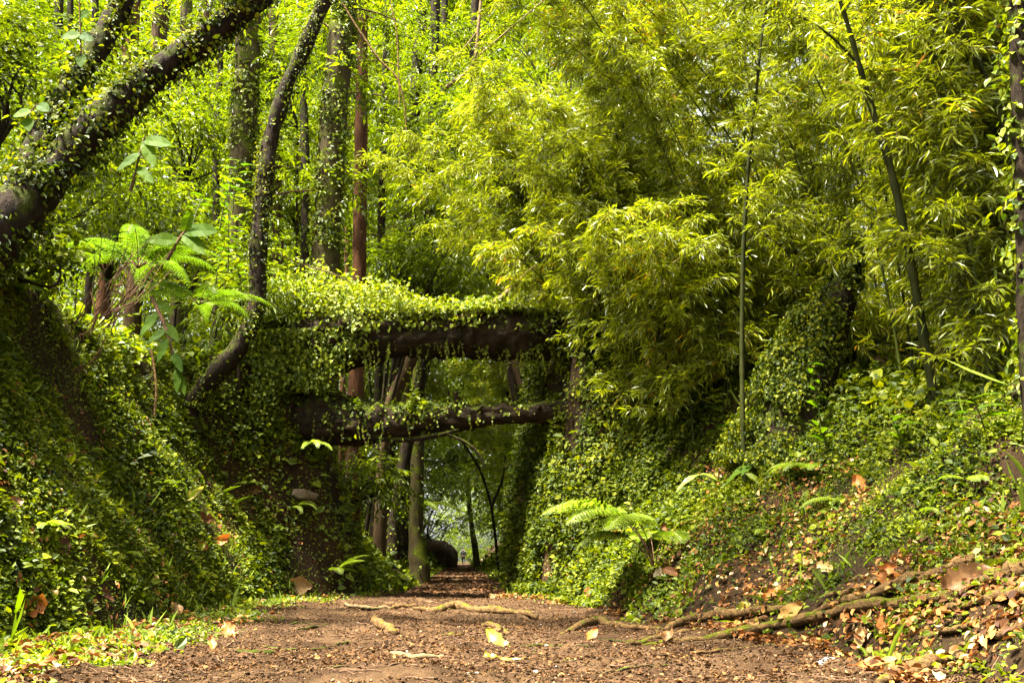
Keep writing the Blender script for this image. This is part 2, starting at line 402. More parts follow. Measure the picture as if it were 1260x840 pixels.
lmix = lambda a, b: (lambda y, q: -(lfoot(y) + a + (lrun(y) * b - a) * q))
rmix = lambda a, b: (lambda y, q: (rfoot(y) + a + (rrun(y) * b - a) * q))
cover('ivy_cover', 'small ivy leaves creeping over the steep left bank', 'ivy', 260000, 4.0, 16.3, lmix(-.15, 1.3), .031, M['cover'], thr=-.22, lift=.08, power=1.2, grow=.06, void=True)
cover('moss_cover', 'short yellow green moss and creepers on the left bank beyond the logs', 'moss', 60000, 15.5, 60, lmix(-.2, 1.3), .055, M['ivy_lit'], thr=-.3, lift=.07, void=True)
cover('creeper_cover', 'low leafy creepers covering the gentle right bank', 'creeper', 230000, 4.0, 15, rmix(-.25, 1.3), .032, M['cover'], thr=-.42, lift=.09, power=1.1, seed=70, grow=.06, edge=1.9)
cover('ivy_curtain', 'dark ivy curtain over the steep earth wall right of the logs', 'ivy', 130000, 13.2, 24, rmix(-.1, 1.6), .040, M['ivy'], thr=-.42, lift=.22, power=1.0, seed=71, grow=.02)  # the darker ivy colour stands in for shade on this wall
cover('bank_creepers', 'creepers on the right bank far down the lane', 'creeper', 16000, 22, 90, rmix(-.2, 1.3), .08, M['cover'], thr=-.4, lift=.12, seed=72)
cover('plateau_ground_cover', 'leafy undergrowth on top of the left bank', 'undergrowth', 90000, 7, 40, lambda y, q: -(lfoot(y) + lrun(y) + q * 9), .085, M['ivy_lit'], thr=-.5, lift=.3, power=1.1, seed=73)
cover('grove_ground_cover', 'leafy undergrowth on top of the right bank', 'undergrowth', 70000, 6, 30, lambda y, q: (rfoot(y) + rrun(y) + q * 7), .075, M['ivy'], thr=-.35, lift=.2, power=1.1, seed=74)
cover('clover_patches', 'bright low weeds along the left edge of the path', 'weeds', 42000, 4.2, 24, lambda y, q: -(pw(y, -1) - .45 + .5 * np.abs(vnoise(np.stack([y * 2.3, 0 * y], -1), 77)) + (lfoot(y) - pw(y, -1) + .8) * q ** .8), .026, M['ivy_lit'], thr=-.05, lift=.05, power=1.5, seed=75, down=0, jit=.4, fr=1.2)
cover('weed_patches', 'bright low weeds along the right edge of the path', 'weeds', 26000, 9.5, 26, lambda y, q: (pw(y, 1) - .4 + .6 * np.abs(vnoise(np.stack([y * 2.3, 0 * y], -1), 78)) + 1.1 * q ** .8), .036, M['ivy_lit'], thr=.0, lift=.05, power=1.4, seed=76, down=0, jit=.4, fr=1.2)
# thin blades
def blades(name, label, n, y0, y1, u_fn, L0, seed):
    g = Geo(); x, y, u = cover_sample(n, y0, y1, u_fn, 1.3)
    m = fbm(np.stack([x, y], -1) * 1.1, seed, 3) > .1; x, y = x[m], y[m]; N = len(x)
    nn = tn(x, y); P = np.stack([x, y, tz(x, y)], -1)
    ax = unit(nn * .6 + np.array([0, 0, .5]) + rng.normal(size=(N, 3)) * .45)
    leaves(g, P, ax, unit(nn + rng.normal(size=(N, 3)) * .5), L0 * np.exp(rng.normal(size=N) * .4), .004, 'lance')
    tag(g.build(name, M['fern']), label, 'grass', kind='stuff')
blades('grass_blades', 'thin grass blades growing from the left bank', 1600, 4.2, 20, lmix(-.4, 1.1), .13, 80)
blades('grass_tufts', 'thin grass blades growing from the right bank', 1800, 5, 20, rmix(-.3, 1.2), .13, 81)

cover('moss_mat', 'fine moss and tiny leaves matting the left bank', 'moss', 190000, 4.0, 15.8, lmix(-.3, 1.2), .017, M['cover'], kind='dia', thr=-.55, lift=.045, power=1.3, grow=.05, seed=83, asp=.6, down=.3, void=True)
cover('moss_mat', 'fine moss and tiny leaves matting the right bank', 'moss', 120000, 4.5, 14.5, rmix(.1, 1.1), .017, M['cover'], kind='dia', thr=-.35, lift=.045, power=1.2, grow=.05, seed=84, asp=.6, down=.3, edge=1.2)
# ------------------------------------------------------------------ litter, crumbs, twigs (stuff)
def litter(name, label, n, y0, y1, u_fn, size, mat, power, lift=.01, seed=0, flat=1.6, kind='curl', asp=.6, thr=-9, base=path_z):
    g = Geo(); x, y, u = cover_sample(n, y0, y1, u_fn, power)
    m = fbm(np.stack([x, y], -1) * 1.5, seed, 3) > thr + rng.normal(size=len(x)) * .15
    x, y, u = x[m], y[m], u[m]; N = len(x)
    nn = tn(x, y)
    z = np.where((u > -pw(y, -1) * .93) & (u < pw(y, 1) * .93), path_z(x, y, u), tz(x, y))
    P = np.stack([x, y, z], -1) + nn * (lift * (.4 + rng.random(N)))[:, None]
    ax = unit(np.cross(nn, rng.normal(size=(N, 3))) + nn * .15)
    no = unit(nn * flat + rng.normal(size=(N, 3)) * .6)
    L = size * np.minimum(np.exp(rng.normal(size=N) * .45), 1.7)
    leaves(g, P - ax * L[:, None] * .5, ax, no, L, L * asp * (.5 + .8 * rng.random(N)), kind)
    return tag(g.build(name, mat), label, 'leaf litter', kind='stuff')
allu = lambda y, q: -pw(y, -1) * 1.05 + q * (pw(y, -1) + pw(y, 1)) * 1.05
litter('leaf_litter', 'small brown leaf scraps scattered over the path', 24000, 3.6, 40, allu, .023, M['scrap'], 1.6, seed=5, thr=-.12)
litter('bark_flakes', 'dark bark flakes and wood chips trodden into the path', 13000, 3.6, 30, allu, .022, M['clod'], 1.75, kind='dia', asp=.3, seed=6, thr=-.2)
litter('bank_leaf_litter', 'dry brown leaves lying on the right bank', 15000, 4.5, 18, rmix(-.5, .75), .042, M['dead'], 1.3, lift=.05, seed=7, thr=-.05)
litter('left_leaf_litter', 'dry brown leaves caught on the left bank', 4500, 4.2, 18, lmix(-.9, .8), .04, M['dead'], 1.4, lift=.06, seed=8, thr=-.05)
litter('far_leaf_litter', 'dark leaf litter covering the lane beyond the logs', 9000, 17, 100, lambda y, q: -2.1 + 4.2 * q, .07, M['scrap'], 1.2, seed=9, thr=-.35)
cover('lane_edge_weeds', 'low weeds fringing the lane beyond the logs', 'weeds', 16000, 17, 100, lambda y, q: np.where(q < .5, -(1.0 + 1.2 * q * 2), .95 + 1.2 * (q * 2 - 1)), .07, M['cover'], thr=-.1, lift=.1, seed=85, down=0)
# soil crumbs: little lumpy clods
def clods(n):
    g = Geo(); x, y, u = cover_sample(n, 3.5, 22, allu, 1.8)
    m = fbm(np.stack([x, y], -1) * 2.2, 15, 3) > -.7; x, y, u = x[m], y[m], u[m]; N = len(x)
    z = path_z(x, y, u); s = np.minimum(.0048 * np.exp(rng.normal(size=N) * .5), .010)
    D = np.array([[1, 0, 0], [0, 1, 0], [-1, 0, 0], [0, -1, 0], [0, 0, 1], [0, 0, -1]], float)
    V = np.stack([x, y, z + s * .3], -1)[:, None] + D[None] * s[:, None, None] * (.6 + .8 * rng.random((N, 6, 1))) + rng.normal(size=(N, 6, 3)) * (s * .25)[:, None, None]
    Fq = np.array([[0, 1, 4], [1, 2, 4], [2, 3, 4], [3, 0, 4], [1, 0, 5], [2, 1, 5], [3, 2, 5], [0, 3, 5]])
    F = Fq[None] + (np.arange(N) * 6)[:, None, None]
    g.add(V.reshape(-1, 3), F.reshape(-1, 3), np.repeat(rng.random(N), 8))
    tag(g.build('soil_crumbs', M['clod'], smooth=True), 'crumbs of soil and grit on the path', 'gravel', kind='stuff')
clods(70000)
# fine twigs on the path
g = Geo()
x, y, u = cover_sample(2000, 3.6, 26, lambda y, q: -pw(y, -1) * 1.2 + q * (pw(y, -1) + pw(y, 1) + 1.2), 1.7)
for k in range(len(x)):
    L = .05 + .22 * rng.random() ** 2.2; a = rng.normal() * .7
    t = np.linspace(-.5, .5, 5)[:, None] * L
    d = np.array([[math.cos(a), math.sin(a), 0]]); n_ = np.array([[-math.sin(a), math.cos(a), 0]])
    Pk = np.array([[x[k], y[k], 0]]) + d * t + n_ * (rng.normal(size=(5, 1)) * L * .05)
    uu = Pk[:, 0] - cx(Pk[:, 1])
    Pk[:, 2] = np.where((uu > -pw(Pk[:, 1], -1)) & (uu < pw(Pk[:, 1], 1)), path_z(Pk[:, 0], Pk[:, 1], uu), tz(Pk[:, 0], Pk[:, 1])) + .006
    tube(g, Pk, (.0022 + .004 * rng.random()) * np.linspace(1, .5, 5), 5)
tag(g.build('fine_twigs', M['twig']), 'small broken twigs strewn over the path', 'twigs', kind='stuff')
# ================================================================== FOLIAGE TOOLS
def sprays(g, O, D, length, nl, L, W, kind='lance', droop=.35, sidew=.75, rndbase=None, rspread=.5, twig=None, taper=True, njit=.35):
    """leafy twigs: O origins, D directions; nl leaves alternating along each."""
    O = np.asarray(O, float); D = unit(D); S = len(O)
    if S == 0: return
    length = np.broadcast_to(length, (S,))
    t = (np.arange(nl) + .4) / nl
    sgn = np.where(np.arange(nl) % 2, 1, -1) * 1.0; sgn[-1] = 0
    side = unit(np.cross(D, np.array([0, 0, 1.0])) + 1e-4)
    sag = -(t ** 2)[None, :, None] * np.array([0, 0, 1.0]) * (length * droop * .6)[:, None, None]
    P = O[:, None] + D[:, None] * (t[None, :, None] * length[:, None, None]) + sag
    ax = D[:, None] * (.55 + .4 * t[None, :, None]) + side[:, None] * (sgn[None, :, None] * sidew) + np.array([0, 0, -1.0]) * (droop * (.5 + t[None, :, None])) + rng.normal(size=(S, nl, 3)) * .22
    nn = np.array([0, 0, 1.0]) + rng.normal(size=(S, nl, 3)) * njit
    sz = np.exp(rng.normal(size=(S, nl)) * .2) * ((1.05 - .3 * np.abs(t - .5))[None] if taper else 1)
    rb = rng.random(S) if rndbase is None else np.broadcast_to(rndbase, (S,))
    rn = np.clip(rb[:, None] * rspread + rng.random((S, nl)) * (1 - rspread), 0, 1)
    leaves(g, P.reshape(-1, 3), ax.reshape(-1, 3), nn.reshape(-1, 3), (L * sz).ravel(), (W * sz).ravel(), kind, rn.ravel())
    if twig:
        k = 3; tt_ = np.linspace(0, 1, k)
        Pt = O[:, None] + D[:, None] * (tt_[None, :, None] * length[:, None, None]) - (tt_ ** 2)[None, :, None] * np.array([0, 0, 1.0]) * (length * droop * .6)[:, None, None]
        up = np.cross(side, D)
        off = np.stack([side, -.5 * side + .87 * up, -.5 * side - .87 * up], 1)
        V = Pt[:, :, None] + off[:, None] * (twig * np.array([1, .7, .3]))[None, :, None, None]
        V = V.reshape(S, k * 3, 3)
        F = np.array([[a * 3 + b, a * 3 + (b + 1) % 3, a * 3 + 3 + (b + 1) % 3, a * 3 + 3 + b] for a in range(k - 1) for b in range(3)])
        g.add(V.reshape(-1, 3), (F[None] + (np.arange(S) * k * 3)[:, None, None]).reshape(-1, 4), np.zeros(S * len(F)), 1)

def clumps(g, C, rad, S, slen, nl, L, W, kind='lance', droop=.35, flat=.6, twig=None, **kw):
    C = np.asarray(C, float); n = len(C)
    rad = np.broadcast_to(rad, (n,))
    D = rdir(n * S); D[:, 2] = D[:, 2] * .6 + .05; D = unit(D)
    off = D * (rng.random((n * S, 1)) ** .6) * np.repeat(rad, S)[:, None]; off[:, 2] *= flat
    O = np.repeat(C, S, 0) + off * .8
    rb = np.clip(np.repeat(rng.random(n), S) * .5 + rng.random(n * S) * .5, 0, 1)
    sprays(g, O, D + rng.normal(size=D.shape) * .25, slen * (.7 + .6 * rng.random(n * S)), nl, L, W, kind, droop, rndbase=rb, twig=twig, **kw)

def trunk_ivy(g, P, r, n, L, spread=.0, up_bias=0.0, hang=.8, rn=(0, 1), t0=0, t1=1, kind='ovate', toward=None):
    """ivy leaves lying on a trunk."""
    T, N, B = frames(P); m = len(P)
    t = t0 + (t1 - t0) * rng.random(n); f = t * (m - 1); i = np.minimum(f.astype(int), m - 2); w = (f - i)[:, None]
    p = P[i] * (1 - w) + P[i + 1] * w; rr = np.interp(f, np.arange(m), r)
    th = rng.random(n) * 2 * np.pi
    d = N[i] * np.cos(th)[:, None] + B[i] * np.sin(th)[:, None]
    if toward is not None: d = unit(d + np.asarray(toward))
    if up_bias: d = unit(d + np.array([0, 0, up_bias]))
    clump = .5 + .5 * vnoise(np.stack([t * 15, th * 1.2, 0 * t], -1), 5)
    keep = rng.random(n) < np.clip(clump * 2.4 - .55, .04, 1)
    p, rr, d, th = p[keep], rr[keep], d[keep], th[keep]; n = len(p)
    pos = p + d * (rr * 1.02 + rng.random(n) ** 2 * (spread + .03))[:, None]
    ax = unit(np.array([0, 0, -hang]) + rng.normal(size=(n, 3)) * .6 + d * .35)
    no = unit(d * 1.0 + np.array([0, 0, .35]) + rng.normal(size=(n, 3)) * .4)
    leaves(g, pos, ax, no, L * np.exp(rng.normal(size=n) * .25), L * .8 * np.exp(rng.normal(size=n) * .25), kind, rn[0] + (rn[1] - rn[0]) * rng.random(n))

def hang_strands(g, O, ln, L, rn=(0, 1), step=.6):
    """dangling ivy strands."""
    for o, l in zip(np.asarray(O, float), np.broadcast_to(ln, (len(O),))):
        k = max(3, int(l / (L * step))); t = np.linspace(0, 1, k)
        P = o + np.stack([.06 * np.sin(t * 4 + o[0] * 9) * l, .05 * np.cos(t * 3 + o[0] * 5) * l, -t * l], -1)
        ax = rng.normal(size=(k, 3)) * .6 + np.array([0, 0, -.8]); no = rng.normal(size=(k, 3)) * .6 + np.array([0, -.8, .3])
        leaves(g, P, ax, no, L * (1.1 - .4 * t) * (.7 + .6 * rng.random(k)), L * .8 * (1.1 - .4 * t), 'ovate', rn[0] + (rn[1] - rn[0]) * rng.random(k))
        tube(g, P[::max(1, k // 5)], .0025, 3, caps=False, mat=1)

def base_of(P):
    x, y = P[0][0], P[0][1]
    return np.array([x, y, float(tz(x, y)) - .05])

def down_to_ground(P, r, flare=1.3):
    """extend a trunk's first point straight on down to the soil."""
    z = float(tz(P[0][0], P[0][1])) - .15
    if P[0][2] > z + .05:
        k = max(2, int((P[0][2] - z) / .5) + 1); s = np.linspace(0, 1, k, endpoint=False)[:, None]
        base = np.array([P[0][0], P[0][1], z])
        add = base + (P[0] - base) * s
        ra = r[0] * (1 + (flare - 1) * (1 - s[:, 0]) ** 2)
        return np.vstack([add, P]), np.concatenate([ra, r])
    return P, r

# ================================================================== THE TWO FALLEN LOGS
def log(pts, seg, label, rough):
    P, r = px_line(pts, 130)
    root = thing('fallen_log', label, 'log', P[len(P) // 2], 'logs fallen across the lane')
    g = Geo(); tube(g, P, r, seg * 2, rough=rough * 1.4, fr=1.5, seed=len(pts), fine=.26)
    for k in range(9):
        i = int(12 + rng.random() * 105); a = rng.random() * 6.28; dd = unit(np.array([.25 * rng.normal(), -abs(math.cos(a)), math.sin(a)])); L = .08 + .16 * rng.random()
        tube(g, P[i] + dd * np.array([[r[i] * .8], [r[i] + L * .5], [r[i] + L]]), np.array([.05, .035, .02]) * (.6 + .7 * rng.random()), 7, rough=.2)
    return root, P, r, g
# upper
root, P, r, g = log([(300, 440, 16.4, 72), (370, 424, 16.3, 66), (450, 416, 16.2, 60), (530, 411, 16.0, 55), (600, 409, 15.9, 54), (640, 411, 15.9, 60), (668, 411, 15.9, 54), (700, 412, 16.0, 46)], 26,
    'upper fallen log thickly draped with bright ivy, spanning the lane', .16)
o0 = np.array(root.location)
g.build('trunk', M['bark_log'], root, True, o0)
gi = Geo()
trunk_ivy(gi, P, r * 1.02, 8000, .068, spread=.24, up_bias=1.0, t0=0, t1=.76, rn=(.25, 1))
trunk_ivy(gi, P, r * 1.02, 1300, .065, spread=.12, up_bias=.8, t0=.7, t1=1)
# heap of creeper sitting on top of the log and its bank end
n = 16000; t = rng.random(n) ** 1.2; f = t * 96; i_ = np.minimum(f.astype(int), 128)
hump = np.interp(t, [0, .25, .5, .75, 1], [.75, .5, .42, .32, .08]) * np.clip(.75 + .9 * fbm(np.stack([t * 7, 0 * t], -1), 12, 3), .12, 1.7)
pp = P[i_] + np.stack([rng.normal(size=n) * .15, rng.normal(size=n) * .32, r[i_] * .8 + hump * (rng.random(n) ** 1.6) * (1 + .4 * vnoise(P[i_] * 2.5, 8))], -1)
leaves(gi, pp, rng.normal(size=(n, 3)) * .7 + np.array([0, -.4, -.5]), np.array([0, -.35, .9]) + rng.normal(size=(n, 3)) * .45, .066 * np.exp(rng.normal(size=n) * .35), .052, 'ovate', .2 + .8 * rng.random(n))
# left end: cascade down the bank
n = 9000; a = rng.random(n) ** 2.2
cxp = at(318, 440, 16.2) * (1 - a[:, None]) + at(440, 428, 16.0) * a[:, None]
pp = cxp + np.stack([rng.normal(size=n) * .12, -rng.random(n) * (.5 - .35 * a) - .1, .35 - rng.random(n) ** 1.1 * (1.45 - 1.15 * a) * np.clip(.8 + .8 * fbm(np.stack([a * 6, 0 * a], -1), 19, 3), .2, 1.5)], -1)
leaves(gi, pp, rng.normal(size=(n, 3)) * .6 + np.array([0, -.2, -.9]), np.array([0, -.9, .6]) + rng.normal(size=(n, 3)) * .45, .064 * np.exp(rng.normal(size=n) * .35), .052, 'ovate', .1 + .85 * rng.random(n))
k = 110; tq = rng.random(k); ii = (tq * 128).astype(int)
hang_strands(gi, P[ii] + np.stack([0 * tq, -r[ii] * .9, -r[ii] * .3], -1), .15 + .6 * rng.random(k) ** 2.2, .058, (.2, .95))
gi.build('ivy', [M['ivy_lit'], M['twig']], root, False, o0)
# lower
root, P2, r2, g = log([(335, 510, 16.6, 64), (375, 515, 16.4, 60), (430, 520, 16.2, 56), (490, 520, 16.0, 44), (550, 515, 15.9, 37), (610, 509, 15.8, 29), (655, 507, 15.7, 26), (715, 506, 15.8, 24)], 24,
    'lower bare dark log crossing the lane beneath the ivy covered one', .15)
o0 = np.array(root.location)
g.build('trunk', M['bark_log'], root, True, o0)
gb = Geo()
for pts in ([(452, 538, 15.9, 7), (500, 541, 15.8, 7), (545, 534, 15.7, 6), (562, 529, 15.7, 4)],
            [(548, 533, 15.7, 4), (575, 545, 15.6, 4), (590, 560, 15.6, 3), (596, 575, 15.6, 2)]):
    Q, q = px_line(pts, 12); tube(gb, Q, q, 6, rough=.15)
gb.build('branch', M['bark_dark'], root, True, o0)
gi = Geo()
trunk_ivy(gi, P2, r2, 1500, .06, spread=.10, up_bias=.6, t0=0, t1=.62)
trunk_ivy(gi, P2, r2, 700, .055, spread=.06, up_bias=.9, t0=.5, t1=1)
k = 26; tq = rng.random(k) * .75; ii = (tq * 128).astype(int)
hang_strands(gi, P2[ii] + np.stack([0 * tq, -r2[ii], 0 * tq], -1), .15 + .35 * rng.random(k), .058, (.1, .8))
C = np.array([at(512, 488, 15.7), at(506, 500, 15.6), at(440, 500, 15.9), at(400, 480, 16.0), at(420, 488, 16.0)])
clumps(gi, C, .16, 9, .16, 5, .085, .06, 'ovate')
gi.build('ivy', [M['ivy_lit'], M['twig']], root, False, o0)
# pale dead branch lying over the upper log
Q, q = px_line([(560, 392, 15.55, 5), (585, 384, 15.5, 8), (612, 370, 15.5, 8), (632, 352, 15.6, 7), (648, 336, 15.8, 5), (660, 326, 16.0, 3)], 20)
g = Geo(); tube(g, Q, q, 8, rough=.15)
Qb, qb = px_line([(612, 371, 15.5, 4), (634, 378, 15.5, 4), (655, 374, 15.6, 3), (672, 366, 15.7, 2)], 10); tube(g, Qb, qb, 6)
o = g.build('dead_branch', M['bark_pale'], None, True); tag(o, 'pale bare forked branch lying on the right end of the upper log', 'branch')

# ================================================================== LEANING TREES ON THE LEFT BANK
def px_tree(name, label, cat, stems, mat, ivy=None, crown=None, group=None, seg=12, rough=.12, nodown=False, twigs=None):
    """stems: list of px polylines; first one reaches the soil. ivy: (n per stem, leaf length, spread, up_bias, material)."""
    built = []
    for k, pts in enumerate(stems):
        P, r = px_line(pts, 70)
        if k == 0 and not nodown: P, r = down_to_ground(P, r)
        built.append((P, r))
    b = built[0][0][0].copy()
    root = thing(name, label, cat, b, group)
    for k, (P, r) in enumerate(built):
        g = Geo(); tube(g, P, r, seg if k == 0 else max(6, seg - 3), rough=rough, fr=1.3, seed=k + int(abs(b[0]) * 100), fine=.12)
        g.build('trunk' if k == 0 else ('limb' if r[0] > .04 else 'branch'), mat, root, True, b)
    if ivy:
        gi = Geo()
        for (P, r), n in zip(built, ivy[0]):
            if n: trunk_ivy(gi, P, r, n, ivy[1], ivy[2], ivy[3])
        gi.build('ivy', [ivy[4], M['twig']], root, False, b)
    if crown:
        gc = Geo(); crown(gc, built)
        gc.build('crown', [crown.mat, M['twig']], root, False, b)
    return root, built

class CrownSpec:
    def __init__(s, fn, mat): s.fn, s.mat = fn, mat
    def __call__(s, g, built): s.fn(g, built)

def side_twigs(n, L, W, kind, up=.4, slen=.5, nl=7, t0=.2, hang=.35):
    def fn(g, built):
        for P, r in built:
            m = len(P); i = (m * (t0 + (1 - t0) * rng.random(n))).astype(int).clip(0, m - 1)
            D = rdir(n, up); sprays(g, P[i] + D * r[i][:, None], D, slen * (.6 + .8 * rng.random(n)), nl, L, W, kind, hang, twig=.004)
    return fn
def overhang(g, built):  # unseen crown, spread there to shade the right bank and near path
    """the crown that both stems carry out over the lane, above the top of the view."""
    n = 46; C = np.stack([-2.6 + 5.2 * rng.random(n), 4.5 + 6.0 * rng.random(n), 8.2 + 3.2 * rng.random(n)], -1)
    C[:, 2] = np.maximum(C[:, 2], 1.9 + .62 * C[:, 1] + rng.random(n))
    clumps(g, C, .75, 22, .5, 7, .12, .05, 'lance', .4)
    for k, c in enumerate(C[::2]):
        e = built[k % 2][0][-1]; m = (e + c) / 2 + np.array([0, 0, .5])
        tube(g, spline(np.array([e, m, c]), 9), np.linspace(.07, .012, 9), 6, caps=False, mat=1)
px_tree('leaning_tree', 'thick leaning tree with two dark ivy grown stems on the left bank', 'tree',
    [[(-70, 345, 8.0, 82), (0, 282, 8.3, 72), (60, 222, 8.5, 56), (120, 152, 8.6, 44), (190, 92, 8.8, 37), (255, 45, 8.9, 32), (325, -8, 9.0, 27), (370, -50, 9.1, 24)],
     [(10, 268, 8.3, 44), (45, 185, 8.6, 34), (75, 125, 8.8, 32), (110, 75, 9.0, 30), (150, 5, 9.2, 27), (175, -50, 9.3, 25)]],
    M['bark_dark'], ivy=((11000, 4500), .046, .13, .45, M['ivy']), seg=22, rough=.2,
    crown=CrownSpec(lambda g, b: (side_twigs(26, .075, .05, 'ovate', .8, .3, 6)(g, b), overhang(g, b)), M['broad']))
px_tree('curved_tree', 'slender dark tree curving up from the bank left of the logs', 'tree',
    [[(232, 500, 14.7, 26), (262, 464, 14.6, 24), (298, 420, 14.5, 22), (315, 375, 14.5, 21), (318, 300, 14.5, 20), (325, 235, 14.5, 20), (333, 172, 14.5, 20), (356, 100, 14.5, 19), (381, 45, 14.5, 18), (405, -12, 14.5, 18), (425, -60, 14.5, 17)]],
    M['bark_dark'], ivy=((7500,), .042, .06, .0, M['ivy']), seg=16, rough=.2)

# ================================================================== BACKGROUND TREES
def leafy(n, zlo, zhi, rad, S=12, L=.13, W=.05, kind='lance', nl=8, cr=.55, slen=.55, droop=.35, along=True, squash=1.0):
    """crown clumps round a trunk between two heights."""
    def fn(g, built):
        P, r = built[0]
        z = zlo + (zhi - zlo) * rng.random(n)
        cx_ = np.interp(z, P[:, 2], P[:, 0]); cy_ = np.interp(z, P[:, 2], P[:, 1])
        a = rng.random(n) * 2 * np.pi; rr = rad * np.sqrt(rng.random(n)) * (1 - .25 * (z - zlo) / max(zhi - zlo, .1))
        C = np.stack([cx_ + rr * np.cos(a), cy_ + .9 + rr * np.sin(a) * squash, z], -1)
        clumps(g, C, cr * 1.15, int(S * 2.4), slen, nl, L, W, kind, droop)
        for c, zz in zip(C[::2], z[::2]):     # limbs that carry the clumps
            s = np.array([np.interp(zz - .5, P[:, 2], P[:, 0]), np.interp(zz - .5, P[:, 2], P[:, 1]), zz - .5])
            tube(g, spline(np.array([s, (s + c) / 2 + [0, 0, .1], c]), 5), np.linspace(.03, .008, 5), 4, caps=False, mat=1)
    return fn
